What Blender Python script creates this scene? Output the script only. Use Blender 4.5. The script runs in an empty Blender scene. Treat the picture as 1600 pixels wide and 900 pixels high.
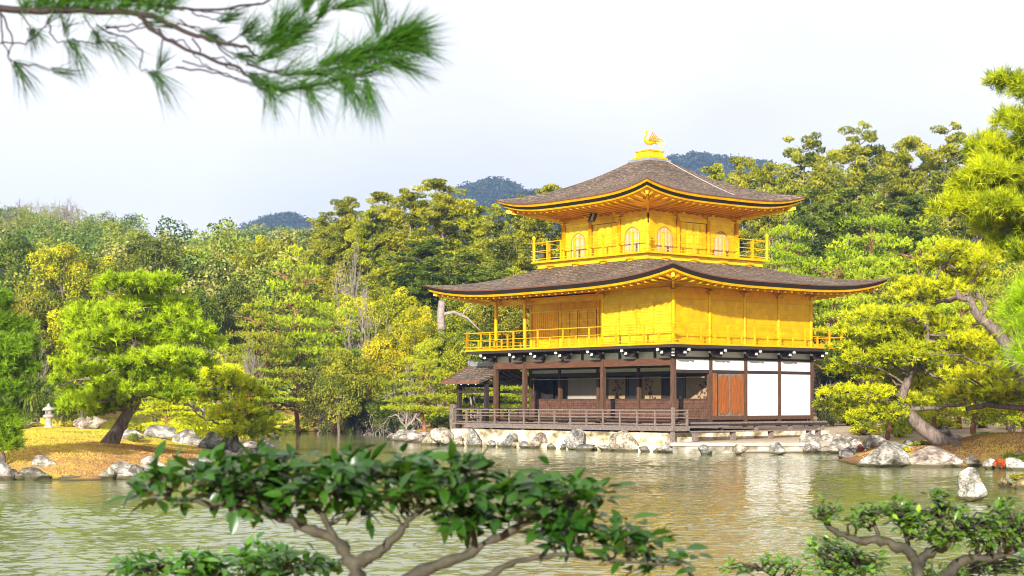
import bpy, math, random
import numpy as np
from mathutils import Vector, Matrix

# ------------------------------------------------------------------ camera, sky, sun, exposure
S = bpy.context.scene
COL = S.collection
cam_d = bpy.data.cameras.new('camera')
cam = bpy.data.objects.new('camera', cam_d)
COL.objects.link(cam)
cam.location = (0, 0, 2.0)
cam.rotation_euler = (math.radians(90), 0, 0)
cam_d.sensor_width = 36
cam_d.lens = 58.5
cam_d.shift_y = 178 / 1600
cam_d.clip_start = 0.1
cam_d.clip_end = 6000
cam_d.dof.use_dof = True
cam_d.dof.focus_distance = 62
cam_d.dof.aperture_fstop = 6.5
S.camera = cam

SUN_AZ = math.radians(-167.5)      # direction towards the sun, clockwise from +Y
SUN_EL = math.radians(17.5)
sx, sy, sz = math.sin(SUN_AZ) * math.cos(SUN_EL), math.cos(SUN_AZ) * math.cos(SUN_EL), math.sin(SUN_EL)
sun_d = bpy.data.lights.new('sun', 'SUN')
sun = bpy.data.objects.new('sun', sun_d)
COL.objects.link(sun)
sun.location = (sx * 50, sy * 50, sz * 50)
sun.rotation_euler = Vector((sx, sy, sz)).to_track_quat('Z', 'Y').to_euler()
sun_d.energy = 5.0
sun_d.angle = math.radians(1.2)
sun_d.color = (1.0, 0.955, 0.87)

W = bpy.data.worlds.new('World')
S.world = W
W.use_nodes = True
nt = W.node_tree
nt.nodes.clear()
out = nt.nodes.new('ShaderNodeOutputWorld')
sky = nt.nodes.new('ShaderNodeTexSky')
sky.sky_type = 'NISHITA'
sky.sun_disc = False
sky.sun_elevation = SUN_EL
sky.sun_rotation = SUN_AZ
bg1 = nt.nodes.new('ShaderNodeBackground')
bg1.inputs['Strength'].default_value = 0.10
nt.links.new(sky.outputs['Color'], bg1.inputs['Color'])
# thin high cloud: a bright veil over the blue
tc = nt.nodes.new('ShaderNodeTexCoord')
mp = nt.nodes.new('ShaderNodeMapping')
mp.inputs['Scale'].default_value = (1.6, 1.6, 3.2)
nz = nt.nodes.new('ShaderNodeTexNoise')
nz.inputs['Scale'].default_value = 1.7
nz.inputs['Detail'].default_value = 5
nz.inputs['Roughness'].default_value = 0.45
nt.links.new(tc.outputs['Generated'], mp.inputs['Vector'])
nt.links.new(mp.outputs['Vector'], nz.inputs['Vector'])
cr = nt.nodes.new('ShaderNodeValToRGB')
cr.color_ramp.elements[0].position = 0.36
cr.color_ramp.elements[0].color = (0.85, 0.81, 0.80, 1)
cr.color_ramp.elements[1].position = 0.52
cr.color_ramp.elements[1].color = (1.01, 0.955, 0.915, 1)
nt.links.new(nz.outputs['Fac'], cr.inputs['Fac'])
bg2 = nt.nodes.new('ShaderNodeBackground')
bg2.inputs['Strength'].default_value = 0.71
nt.links.new(cr.outputs['Color'], bg2.inputs['Color'])
mx = nt.nodes.new('ShaderNodeMixShader')
mx.inputs['Fac'].default_value = 0.97
nt.links.new(bg1.outputs[0], mx.inputs[1])
nt.links.new(bg2.outputs[0], mx.inputs[2])
nt.links.new(mx.outputs[0], out.inputs['Surface'])

S.view_settings.view_transform = 'Standard'
S.view_settings.look = 'None'
S.view_settings.gamma = 1.0
S.view_settings.exposure = 0.97
S.render.engine = 'CYCLES'
S.cycles.use_denoising = True
try:
    S.cycles.denoiser = 'OPENIMAGEDENOISE'
except Exception:
    pass
S.cycles.filter_width = 1.0
S.cycles.max_bounces = 6
S.cycles.diffuse_bounces = 3
S.cycles.glossy_bounces = 3
S.cycles.transmission_bounces = 3
S.cycles.volume_bounces = 0
S.cycles.transparent_max_bounces = 6
S.cycles.caustics_reflective = False
S.cycles.caustics_refractive = False
S.cycles.sample_clamp_indirect = 6

# ------------------------------------------------------------------ helpers
F = 2600.0

def ipt(px, py, Y):
    """the point at depth Y that the camera sees at photo pixel (px, py)"""
    return ((px - 800) / F * Y, Y, 2.0 + (628 - py) / F * Y)

def link(o, parent=None):
    COL.objects.link(o)
    if parent is not None:
        o.parent = parent
    return o

def tag(o, label=None, cat=None, group=None, kind=None):
    if label: o['label'] = label
    if cat: o['category'] = cat
    if group: o['group'] = group
    if kind: o['kind'] = kind
    return o

def empty(name, loc=(0, 0, 0), rz=0.0):
    o = bpy.data.objects.new(name, None)
    o.empty_display_size = 0.3
    link(o)
    o.location = loc
    o.rotation_euler = (0, 0, rz)
    return o

def mesh_np(name, V, faces, mat=None, tint=None, smooth=False):
    """faces: list of integer arrays, each (n, k)"""
    me = bpy.data.meshes.new(name)
    V = np.asarray(V, dtype=np.float32)
    me.vertices.add(len(V))
    me.vertices.foreach_set('co', V.ravel())
    fl = [np.asarray(f, dtype=np.int32) for f in faces if len(f)]
    loops = np.concatenate([f.ravel() for f in fl])
    tot = np.concatenate([np.full(len(f), f.shape[1], dtype=np.int32) for f in fl])
    start = np.concatenate([[0], np.cumsum(tot)[:-1]]).astype(np.int32)
    me.loops.add(len(loops))
    me.loops.foreach_set('vertex_index', loops)
    me.polygons.add(len(tot))
    me.polygons.foreach_set('loop_start', start)
    me.polygons.foreach_set('loop_total', tot)
    if smooth:
        me.polygons.foreach_set('use_smooth', np.ones(len(tot), dtype=bool))
    if tint is not None:
        a = me.attributes.new('tint', 'FLOAT', 'POINT')
        a.data.foreach_set('value', np.asarray(tint, dtype=np.float32))
    me.update()
    me.validate()
    if mat: me.materials.append(mat)
    return me

def obj(name, me, parent=None, loc=None):
    o = bpy.data.objects.new(name, me)
    link(o, parent)
    if loc is not None: o.location = loc
    return o

class MB:
    """collects simple solids and links them as one mesh"""
    def __init__(s): s.v = []; s.f = []
    def add(s, vs, fs):
        n = len(s.v); s.v += [tuple(map(float, p)) for p in vs]
        s.f += [tuple(i + n for i in f) for f in fs]; return s
    def box(s, x0, x1, y0, y1, z0, z1):
        return s.add([(x0, y0, z0), (x1, y0, z0), (x1, y1, z0), (x0, y1, z0), (x0, y0, z1), (x1, y0, z1), (x1, y1, z1), (x0, y1, z1)],
                     [(3, 2, 1, 0), (4, 5, 6, 7), (0, 1, 5, 4), (1, 2, 6, 5), (2, 3, 7, 6), (3, 0, 4, 7)])
    def prism(s, pts, axis, a0, a1):
        """outline pts (p, q) in the plane normal to axis, swept from a0 to a1"""
        def mk(p, q, a):
            return {'x': (a, p, q), 'y': (p, a, q), 'z': (p, q, a)}[axis]
        n = len(pts)
        vs = [mk(p, q, a0) for p, q in pts] + [mk(p, q, a1) for p, q in pts]
        fs = [tuple(range(n - 1, -1, -1)), tuple(range(n, 2 * n))] + [(i, (i + 1) % n, (i + 1) % n + n, i + n) for i in range(n)]
        return s.add(vs, fs)
    def bar(s, p0, p1, w, h=None):
        h = h or w
        p0 = Vector(p0); p1 = Vector(p1); d = (p1 - p0).normalized()
        up = Vector((0, 0, 1)) if abs(d.z) < 0.95 else Vector((1, 0, 0))
        a = d.cross(up).normalized() * w / 2; b = a.normalized().cross(d).normalized() * h / 2
        vs = [p + i * a + j * b for p in (p0, p1) for i, j in ((-1, -1), (1, -1), (1, 1), (-1, 1))]
        return s.add(vs, [(3, 2, 1, 0), (4, 5, 6, 7), (0, 1, 5, 4), (1, 2, 6, 5), (2, 3, 7, 6), (3, 0, 4, 7)])
    def tube(s, pts, rad, n=8):
        V, Fq = tube_np(pts, rad, n)
        k = len(s.v)
        s.v += [tuple(map(float, p)) for p in V]
        s.f += [tuple(int(i) + k for i in f) for f in Fq]
        return s
    def lathe(s, prof, n=16, c=(0, 0, 0)):
        k = len(prof); vs = []; fs = []
        for r, z in prof:
            for i in range(n):
                a = 2 * math.pi * i / n
                vs.append((c[0] + r * math.cos(a), c[1] + r * math.sin(a), c[2] + z))
        for j in range(k - 1):
            for i in range(n):
                i2 = (i + 1) % n
                fs.append((j * n + i, j * n + i2, (j + 1) * n + i2, (j + 1) * n + i))
        m = len(vs); vs += vs[:n] + vs[(k - 1) * n:k * n]
        fs.append(tuple(m + i for i in range(n - 1, -1, -1))); fs.append(tuple(m + n + i for i in range(n)))
        return s.add(vs, fs)
    def mesh(s, name, mat, smooth=False):
        me = bpy.data.meshes.new(name)
        me.from_pydata(s.v, [], s.f); me.update()
        if smooth: me.polygons.foreach_set('use_smooth', [True] * len(me.polygons))
        if mat: me.materials.append(mat)
        return me
    def build(s, name, mat, parent=None, smooth=False, loc=None):
        return obj(name, s.mesh(name, mat, smooth), parent, loc)

def tube_np(pts, rad, n=6):
    P = np.asarray(pts, float); m = len(P)
    R = np.asarray(rad, float) if hasattr(rad, '__len__') else np.full(m, rad)
    T = np.gradient(P, axis=0); T /= np.linalg.norm(T, axis=1)[:, None] + 1e-9
    up = np.array([0, 0, 1.0]) if abs(T[0, 2]) < 0.9 else np.array([1.0, 0, 0])
    A = np.cross(T[0], up); A /= np.linalg.norm(A)
    V = []
    for i in range(m):
        A = A - T[i] * A.dot(T[i]); A /= np.linalg.norm(A) + 1e-9
        B = np.cross(T[i], A)
        for k in range(n):
            a = 2 * math.pi * k / n
            V.append(P[i] + R[i] * (math.cos(a) * A + math.sin(a) * B))
    Q = []
    for i in range(m - 1):
        for k in range(n):
            k2 = (k + 1) % n
            Q.append((i * n + k, i * n + k2, (i + 1) * n + k2, (i + 1) * n + k))
    return np.array(V), np.array(Q, dtype=np.int32)

class NB:
    """collects numpy vertex/face chunks with a per-vertex tint"""
    def __init__(s): s.V = []; s.q = []; s.t = []; s.T = []; s.n = 0
    def add(s, V, quads=None, tris=None, tint=0.5):
        V = np.asarray(V, float)
        if quads is not None: s.q.append(np.asarray(quads) + s.n)
        if tris is not None: s.t.append(np.asarray(tris) + s.n)
        s.T.append(np.full(len(V), tint) if np.isscalar(tint) else tint)
        s.V.append(V); s.n += len(V)
    def tube(s, pts, rad, n=5, tint=0.5):
        V, Q = tube_np(pts, rad, n); s.add(V, Q, None, tint)
    def mesh(s, name, mat, smooth=False):
        fs = []
        if s.q: fs.append(np.concatenate(s.q))
        if s.t: fs.append(np.concatenate(s.t))
        return mesh_np(name, np.concatenate(s.V), fs, mat, np.concatenate(s.T), smooth)

def unit(v): return v / (np.linalg.norm(v, axis=-1, keepdims=True) + 1e-9)

# smooth value noise for terrain and rocks
def vnoise(P, seed=0):
    P = np.asarray(P, float); d = P.shape[-1]
    i = np.floor(P).astype(np.int64); f = P - i; f = f * f * (3 - 2 * f)
    r = 0
    for c in range(2 ** d):
        off = np.array([(c >> k) & 1 for k in range(d)])
        w = np.prod(np.where(off == 1, f, 1 - f), axis=-1)
        q = i + off
        h = q[..., 0] * 374761393 + q[..., 1] * 668265263 + (q[..., 2] * 2147483647 if d > 2 else 0) + seed * 974634777
        h = (h ^ (h >> 13)) * 1274126177
        h = (h ^ (h >> 16)) & 0xffff
        r = r + w * h / 65535.0
    return r

def fbm(P, seed=0, o=4):
    r = 0; a = 0.5
    P = np.asarray(P, float)
    for k in range(o):
        r = r + a * vnoise(P * 2 ** k + 17.3 * k, seed + k); a *= 0.5
    return r

# ------------------------------------------------------------------ materials
def new_mat(name):
    m = bpy.data.materials.new(name); m.use_nodes = True
    n = m.node_tree; n.nodes.clear()
    o = n.nodes.new('ShaderNodeOutputMaterial')
    b = n.nodes.new('ShaderNodeBsdfPrincipled')
    n.links.new(b.outputs[0], o.inputs['Surface'])
    return m, n, b, o

def node(n, t, **kw):
    x = n.nodes.new(t)
    for k, v in kw.items():
        if k in x.inputs.keys(): x.inputs[k].default_value = v
        else: setattr(x, k, v)
    return x

def ramp(n, fac, stops):
    r = n.nodes.new('ShaderNodeValToRGB')
    e = r.color_ramp.elements
    while len(e) < len(stops): e.new(0.5)
    for k, (p, c) in enumerate(stops):
        e[k].position = p; e[k].color = (*c, 1)
    n.links.new(fac, r.inputs['Fac'])
    return r.outputs['Color']

def coords(n, scale=(1, 1, 1), kind='Object'):
    t = n.nodes.new('ShaderNodeTexCoord'); m = n.nodes.new('ShaderNodeMapping')
    m.inputs['Scale'].default_value = scale
    n.links.new(t.outputs[kind], m.inputs['Vector'])
    return m.outputs['Vector']

def noise(n, vec, scale, detail=4, rough=0.5):
    x = node(n, 'ShaderNodeTexNoise'); x.inputs['Scale'].default_value = scale
    x.inputs['Detail'].default_value = detail; x.inputs['Roughness'].default_value = rough
    n.links.new(vec, x.inputs['Vector'])
    return x.outputs['Fac']

def bump(n, b, h, strength=0.3, dist=0.02):
    x = node(n, 'ShaderNodeBump'); x.inputs['Strength'].default_value = strength; x.inputs['Distance'].default_value = dist
    n.links.new(h, x.inputs['Height']); n.links.new(x.outputs['Normal'], b.inputs['Normal'])
    return x

def mat_noise(name, c1, c2, scale=3, rough=0.7, metal=0.0, stretch=(1, 1, 1), bstr=0.3, bdist=0.02, c3=None, detail=5, fine=0.0):
    m, n, b, o = new_mat(name)
    v = coords(n, stretch)
    f = noise(n, v, scale, detail, 0.6)
    st = [(0.3, c1), (0.7, c2)] if c3 is None else [(0.36, c1), (0.49, c2), (0.60, c3)]
    n.links.new(ramp(n, f, st), b.inputs['Base Color'])
    b.inputs['Roughness'].default_value = rough; b.inputs['Metallic'].default_value = metal
    if bstr:
        bump(n, b, noise(n, v, scale * 4, 4, 0.6), bstr, bdist)
    return m

def gold(name, c1, c2, metal, rough, scale=2.2):
    m, n, b, o = new_mat(name)
    v = coords(n)
    f = noise(n, v, scale, 5, 0.65)
    # square sheets of leaf, each a shade apart
    sp = node(n, 'ShaderNodeSeparateXYZ'); n.links.new(v, sp.inputs[0])
    sm = node(n, 'ShaderNodeMath', operation='ADD'); n.links.new(sp.outputs['X'], sm.inputs[0]); n.links.new(sp.outputs['Y'], sm.inputs[1])
    cb = node(n, 'ShaderNodeCombineXYZ'); n.links.new(sm.outputs[0], cb.inputs['X']); n.links.new(sp.outputs['Z'], cb.inputs['Y'])
    bk = node(n, 'ShaderNodeTexBrick'); bk.inputs['Scale'].default_value = 1.0; bk.inputs['Mortar Size'].default_value = 0.006
    bk.inputs['Brick Width'].default_value = 0.30; bk.inputs['Row Height'].default_value = 0.24
    bk.inputs['Color1'].default_value = (1, 1, 1, 1); bk.inputs['Color2'].default_value = (0.86, 0.82, 0.80, 1); bk.inputs['Mortar'].default_value = (0.78, 0.70, 0.66, 1)
    n.links.new(cb.outputs[0], bk.inputs['Vector'])
    ml = node(n, 'ShaderNodeMix', data_type='RGBA', blend_type='MULTIPLY'); ml.inputs[0].default_value = 1.0
    n.links.new(ramp(n, f, [(0.36, c1), (0.62, c2)]), ml.inputs[6]); n.links.new(bk.outputs['Color'], ml.inputs[7])
    n.links.new(ml.outputs[2], b.inputs['Base Color'])
    b.inputs['Metallic'].default_value = metal; b.inputs['Specular IOR Level'].default_value = 0.15
    r = node(n, 'ShaderNodeMapRange'); r.inputs['To Min'].default_value = rough - 0.08; r.inputs['To Max'].default_value = rough + 0.12
    n.links.new(noise(n, v, 7, 4), r.inputs['Value']); n.links.new(r.outputs[0], b.inputs['Roughness'])
    bump(n, b, noise(n, v, 9, 4), 0.12, 0.01)
    return m

M = {}
M['gold'] = gold('gold_leaf', (0.76, 0.42, 0.001), (0.92, 0.54, 0.003), 0.40, 0.32)
M['gold_pale'] = gold('gold_leaf_pale', (0.82, 0.52, 0.006), (0.95, 0.66, 0.03), 0.35, 0.34)  # paler: sky glare on the south walls put into the colour
M['gold_bounce'] = gold('gold_leaf_bounce', (1.0, 0.48, 0.001), (1.0, 0.56, 0.003), 0.35, 0.36)  # more orange: light bounced between gold surfaces under the eaves, put into the colour
M['bark_roof'] = None
M['wood'] = mat_noise('weathered_brown_wood', (0.045, 0.021, 0.010), (0.12, 0.058, 0.029), 5, 0.6, stretch=(4, 4, 0.6), bstr=0.2)
M['wood_beam'] = mat_noise('brown_beam_wood', (0.065, 0.026, 0.012), (0.14, 0.055, 0.024), 4, 0.6, stretch=(4, .5, 4), bstr=0.2)
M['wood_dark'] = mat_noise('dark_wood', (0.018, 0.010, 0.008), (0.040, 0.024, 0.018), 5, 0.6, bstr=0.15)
M['wood_grey'] = mat_noise('weathered_grey_wood', (0.085, 0.062, 0.052), (0.24, 0.185, 0.155), 5, 0.75, stretch=(3, 3, 3), bstr=0.3)
M['wood_door'] = mat_noise('orange_door_wood', (0.15, 0.042, 0.008), (0.32, 0.10, 0.018), 3, 0.5, stretch=(5, 5, .7), bstr=0.15)
M['wood_red'] = mat_noise('reddish_lattice_wood', (0.065, 0.030, 0.018), (0.155, 0.072, 0.044), 5, 0.6, stretch=(1, 1, 1), bstr=0.15)
M['plaster'] = mat_noise('white_plaster', (0.70, 0.70, 0.69), (0.80, 0.80, 0.79), 1.5, 0.85, bstr=0.05)
M['tip'] = mat_noise('white_painted_tip', (0.74, 0.74, 0.72), (0.84, 0.84, 0.82), 3, 0.7, bstr=0)
M['pane'] = mat_noise('paper_pane', (0.46, 0.36, 0.20), (0.58, 0.48, 0.32), 2, 0.8, bstr=0)
M['pane_lattice'] = mat_noise('brown_window_lattice', (0.34, 0.18, 0.035), (0.46, 0.27, 0.06), 3, 0.6, bstr=0)
M['screen'] = mat_noise('ochre_painted_screen', (0.24, 0.17, 0.085), (0.36, 0.26, 0.15), 1.2, 0.8, bstr=0)
M['screen_grey'] = mat_noise('grey_sliding_screen', (0.27, 0.235, 0.19), (0.36, 0.32, 0.27), 1.0, 0.8, bstr=0)
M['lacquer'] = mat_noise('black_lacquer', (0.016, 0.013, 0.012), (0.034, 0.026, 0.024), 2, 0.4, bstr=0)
M['cable'] = mat_noise('pale_cable', (0.34, 0.30, 0.27), (0.44, 0.40, 0.36), 5, 0.6, bstr=0)
M['ridge_grey'] = mat_noise('grey_ridge_tile', (0.13, 0.14, 0.15), (0.25, 0.26, 0.27), 4, 0.7)
M['rim_red'] = mat_noise('red_brown_eave_rim', (0.11, 0.038, 0.020), (0.21, 0.078, 0.044), 6, 0.7)
M['eave_black'] = mat_noise('black_eave_edge', (0.005, 0.003, 0.003), (0.014, 0.008, 0.007), 8, 0.7, stretch=(1, 1, 12), bstr=0.3)

def roof_mat():
    m, n, b, o = new_mat('cypress_bark_shingle')
    v = coords(n, (1, 1, 3.5))
    f1 = noise(n, v, 6.0, 8, 0.75)
    f2 = noise(n, coords(n, (0.35, 0.35, 0.35)), 1.9, 4, 0.5)
    c1 = ramp(n, f1, [(0.40, (0.040, 0.024, 0.016)), (0.48, (0.125, 0.084, 0.054)), (0.55, (0.22, 0.160, 0.110)), (0.66, (0.42, 0.33, 0.24))])
    c2 = ramp(n, f2, [(0.35, (0.70, 0.66, 0.62)), (0.65, (1.15, 1.1, 1.08))])
    mx = node(n, 'ShaderNodeMix', data_type='RGBA', blend_type='MULTIPLY')
    mx.inputs[0].default_value = 1.0
    n.links.new(c1, mx.inputs[6]); n.links.new(c2, mx.inputs[7])
    n.links.new(mx.outputs[2], b.inputs['Base Color'])
    b.inputs['Roughness'].default_value = 0.85
    wv = node(n, 'ShaderNodeTexWave', wave_type='BANDS', bands_direction='Z')
    wv.inputs['Scale'].default_value = 3.2; wv.inputs['Distortion'].default_value = 3.5
    wv.inputs['Detail'].default_value = 3; wv.inputs['Detail Scale'].default_value = 2.5
    n.links.new(coords(n), wv.inputs['Vector'])
    ad = node(n, 'ShaderNodeMath', operation='ADD')
    n.links.new(wv.outputs['Fac'], ad.inputs[0]); n.links.new(f1, ad.inputs[1])
    bump(n, b, ad.outputs[0], 0.9, 0.09)
    return m
M['bark_roof'] = roof_mat()

def rock_mat():
    m, n, b, o = new_mat('lichened_granite')
    v = coords(n)
    f1 = noise(n, v, 1.6, 8, 0.7)
    f2 = noise(n, coords(n, (1, 1, 1.8)), 7, 6, 0.75)
    c1 = ramp(n, f1, [(0.34, (0.055, 0.055, 0.055)), (0.45, (0.19, 0.175, 0.15)), (0.54, (0.36, 0.34, 0.31)), (0.64, (0.60, 0.59, 0.56))])
    c2 = ramp(n, f2, [(0.38, (0.20, 0.19, 0.19)), (0.50, (0.92, 0.92, 0.92)), (0.62, (1.2, 1.15, 1.1))])
    mx = node(n, 'ShaderNodeMix', data_type='RGBA', blend_type='MULTIPLY'); mx.inputs[0].default_value = 0.85
    n.links.new(c1, mx.inputs[6]); n.links.new(c2, mx.inputs[7])
    oi = node(n, 'ShaderNodeObjectInfo')
    m2 = node(n, 'ShaderNodeMix', data_type='RGBA', blend_type='MULTIPLY'); m2.inputs[0].default_value = 1.0
    n.links.new(mx.outputs[2], m2.inputs[6]); n.links.new(oi.outputs['Color'], m2.inputs[7])
    # wet, algae-stained foot where the stone meets the water
    geo = node(n, 'ShaderNodeNewGeometry'); sp = node(n, 'ShaderNodeSeparateXYZ')
    n.links.new(geo.outputs['Position'], sp.inputs[0])
    wob = node(n, 'ShaderNodeMath', operation='MULTIPLY_ADD'); wob.inputs[1].default_value = -0.16
    n.links.new(f1, wob.inputs[0]); n.links.new(sp.outputs['Z'], wob.inputs[2])
    wet = ramp(n, wob.outputs[0], [(0.0, (1, 1, 1)), (0.03, (0, 0, 0))])
    m3 = node(n, 'ShaderNodeMix', data_type='RGBA'); n.links.new(wet, m3.inputs[0])
    n.links.new(m2.outputs[2], m3.inputs[6]); m3.inputs[7].default_value = (0.07, 0.06, 0.02, 1)
    n.links.new(m3.outputs[2], b.inputs['Base Color'])
    b.inputs['Roughness'].default_value = 0.85
    bump(n, b, f2, 0.7, 0.05)
    return m
M['rock'] = rock_mat()

def foliage_mat(name, stops, trans=0.3, rough=0.5, tmul=(1.1, 1.15, 0.5), spec=0.3, clump=0.0):
    m, n, b, o = new_mat(name)
    at = node(n, 'ShaderNodeAttribute', attribute_name='tint')
    oi = node(n, 'ShaderNodeObjectInfo')
    col = ramp(n, at.outputs['Fac'], stops)
    mx = node(n, 'ShaderNodeMix', data_type='RGBA', blend_type='MULTIPLY'); mx.inputs[0].default_value = 1.0
    n.links.new(col, mx.inputs[6]); n.links.new(oi.outputs['Color'], mx.inputs[7])
    n.links.new(mx.outputs[2], b.inputs['Base Color'])
    b.inputs['Roughness'].default_value = rough
    b.inputs['Specular IOR Level'].default_value = spec
    tr = node(n, 'ShaderNodeBsdfTranslucent')
    m2 = node(n, 'ShaderNodeMix', data_type='RGBA', blend_type='MULTIPLY'); m2.inputs[0].default_value = 1.0
    n.links.new(mx.outputs[2], m2.inputs[6]); m2.inputs[7].default_value = (*tmul, 1)
    n.links.new(m2.outputs[2], tr.inputs['Color'])
    ms = node(n, 'ShaderNodeMixShader'); ms.inputs[0].default_value = trans
    n.links.new(b.outputs[0], ms.inputs[1]); n.links.new(tr.outputs[0], ms.inputs[2])
    n.links.new(ms.outputs[0], o.inputs['Surface'])
    return m
M['needle'] = foliage_mat('pine_needles', [(0.0, (0.12, 0.20, 0.10)), (0.45, (0.78, 0.84, 0.40)), (1.0, (1.38, 1.30, 0.6))], 0.30)  # dark end puts the shaded gaps between shoots into the needle colour
M['leaf'] = foliage_mat('tree_leaves', [(0.0, (0.10, 0.20, 0.18)), (0.4, (0.76, 0.80, 0.42)), (1.0, (1.75, 1.55, 0.6))], 0.28)  # dark end carries the shade of crown gaps as leaf colour
M['camellia'] = foliage_mat('glossy_leaves', [(0.0, (0.35, 0.55, 0.6)), (0.6, (1.0, 1.0, 0.9)), (0.95, (1.3, 1.25, 0.8)), (1.0, (2.6, 2.0, 0.6))], 0.22, 0.33, (1.2, 1.2, 0.4), 0.45)
M['bark'] = mat_noise('grey_brown_bark', (0.055, 0.038, 0.030), (0.26, 0.20, 0.16), 5, 0.85, stretch=(2.5, 2.5, 0.8), bstr=0.8, bdist=0.05)
M['bark_red'] = mat_noise('red_pine_bark', (0.13, 0.055, 0.030), (0.40, 0.18, 0.09), 4, 0.85, stretch=(2.5, 2.5, 0.8), bstr=0.8, bdist=0.05)
M['bark_dark'] = mat_noise('dark_twig_bark', (0.010, 0.006, 0.006), (0.035, 0.020, 0.018), 9, 0.8, bstr=0.4)
M['bark_pale'] = mat_noise('pale_grey_bark', (0.15, 0.115, 0.095), (0.34, 0.28, 0.25), 6, 0.85, bstr=0.4)
M['bark_camellia'] = mat_noise('mottled_grey_green_bark', (0.012, 0.011, 0.007), (0.070, 0.062, 0.038), 16, 0.8, bstr=0.5, bdist=0.01)
# ------------------------------------------------------------------ terrain
TH = math.radians(39.3)
D2 = np.array([math.cos(TH), math.sin(TH)])      # along the east front, local x
D1 = np.array([-math.sin(TH), math.cos(TH)])     # along the south front, local y
C0 = np.array([6.581, 67.9])
def loc2w(x, y): return C0 + D2 * x + D1 * y

def poly_sd(X, Y, poly):
    """signed distance to a polygon, positive inside"""
    P = np.array(poly, float); n = len(P)
    d = np.full(X.shape, 1e18); ins = np.zeros(X.shape, bool)
    for i in range(n):
        a = P[i]; b = P[(i + 1) % n]; e = b - a
        wx = X - a[0]; wy = Y - a[1]
        t = np.clip((wx * e[0] + wy * e[1]) / (e.dot(e) + 1e-12), 0, 1)
        dx = wx - e[0] * t; dy = wy - e[1] * t
        d = np.minimum(d, dx * dx + dy * dy)
        c = (a[1] > Y) != (b[1] > Y)
        with np.errstate(divide='ignore', invalid='ignore'):
            xi = a[0] + (Y - a[1]) / (b[1] - a[1] + 1e-12) * e[0]
        ins ^= c & (X < xi)
    d = np.sqrt(d)
    return np.where(ins, d, -d)

ISLAND = [(-60, 41), (-25, 42), (-13.3, 42.9), (-11.2, 42.6), (-9.9, 42.9), (-9.3, 45.5), (-9.6, 51), (-9.9, 57), (-9.3, 61.5), (-9.9, 67), (-12, 73), (-16, 80), (-22, 86), (-60, 92)]
TW = [tuple(loc2w(-1.2, 13.4)), tuple(loc2w(-1.2, -1.2))]
MAIN = [(-900, 118), (-60, 117), (-30, 116), (-18, 113), (-12.3, 113.5), (-8.6, 108), (-5.8, 99), (-6.4, 90), (-6.3, 86.7), (-4.3, 81)] + TW + \
       [(9.0, 65.1), (12.1, 65.2), (13.3, 64.2), (12.2, 60.5), (11.1, 56), (10.9, 51.2), (13.9, 50.9), (14.6, 52.3), (15.3, 48.9), (17, 47.2), (40, 44), (900, 40), (900, 4000), (-900, 4000)]
SPIT = [(11.6, 38.6), (12.6, 37.4), (30, 36), (30, 45), (14.5, 43.5)]
NEAR = [(-900, -200), (900, -200), (900, 12), (60, 11), (10, 10.2), (0, 9.6), (-12, 10.4), (-60, 12), (-900, 14)]

def sst(x, a, b):
    t = np.clip((x - a) / (b - a), 0, 1); return t * t * (3 - 2 * t)

def ridge(X, Y, Yc, w, prof):
    xs = [p[0] for p in prof]; zs = [p[1] for p in prof]
    return np.interp(X, xs, zs) * np.exp(-((Y - Yc) / w) ** 2)

def px2(lst, Y):   # (photo px, photo py) of a crest -> (X, z) at depth Y
    return [((px - 800) / F * Y, 2 + (628 - py) / F * Y) for px, py in lst]

def px3(lst, Y): return [(x, z - 13) for x, z in px2(lst, Y)]

CREST1 = [(-260, 22)] + [(x, z - 8.5) for x, z in px2([(-600, 315), (0, 308), (60, 314), (130, 320), (210, 330), (262, 352), (330, 392), (450, 450)], 300)] + [(20, 8), (90, 10), (200, 16)]
CREST2 = [(-200, 28)] + [(x, z - 9.5) for x, z in px2([(-200, 355), (230, 362), (300, 350), (350, 340), (405, 331), (470, 336), (530, 330), (600, 350)], 420)] + [(40, 30), (120, 36), (200, 30)]
CREST3 = [(-900, 60)] + px3([(0, 380), (340, 365), (390, 346), (425, 331), (450, 329), (480, 340), (520, 350), (640, 350), (690, 318), (722, 289), (770, 274), (800, 281), (850, 322), (950, 345), (1000, 300), (1040, 243), (1085, 233), (1130, 241), (1170, 246), (1205, 252), (1260, 285), (1330, 320), (1600, 345), (2200, 380)], 1400)
CREST4 = [(-300, 40)] + px3([(600, 380), (700, 345), (760, 315), (800, 298), (840, 290), (890, 291), (930, 305), (985, 345), (1100, 380)], 1050) + [(200, 40)]

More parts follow.
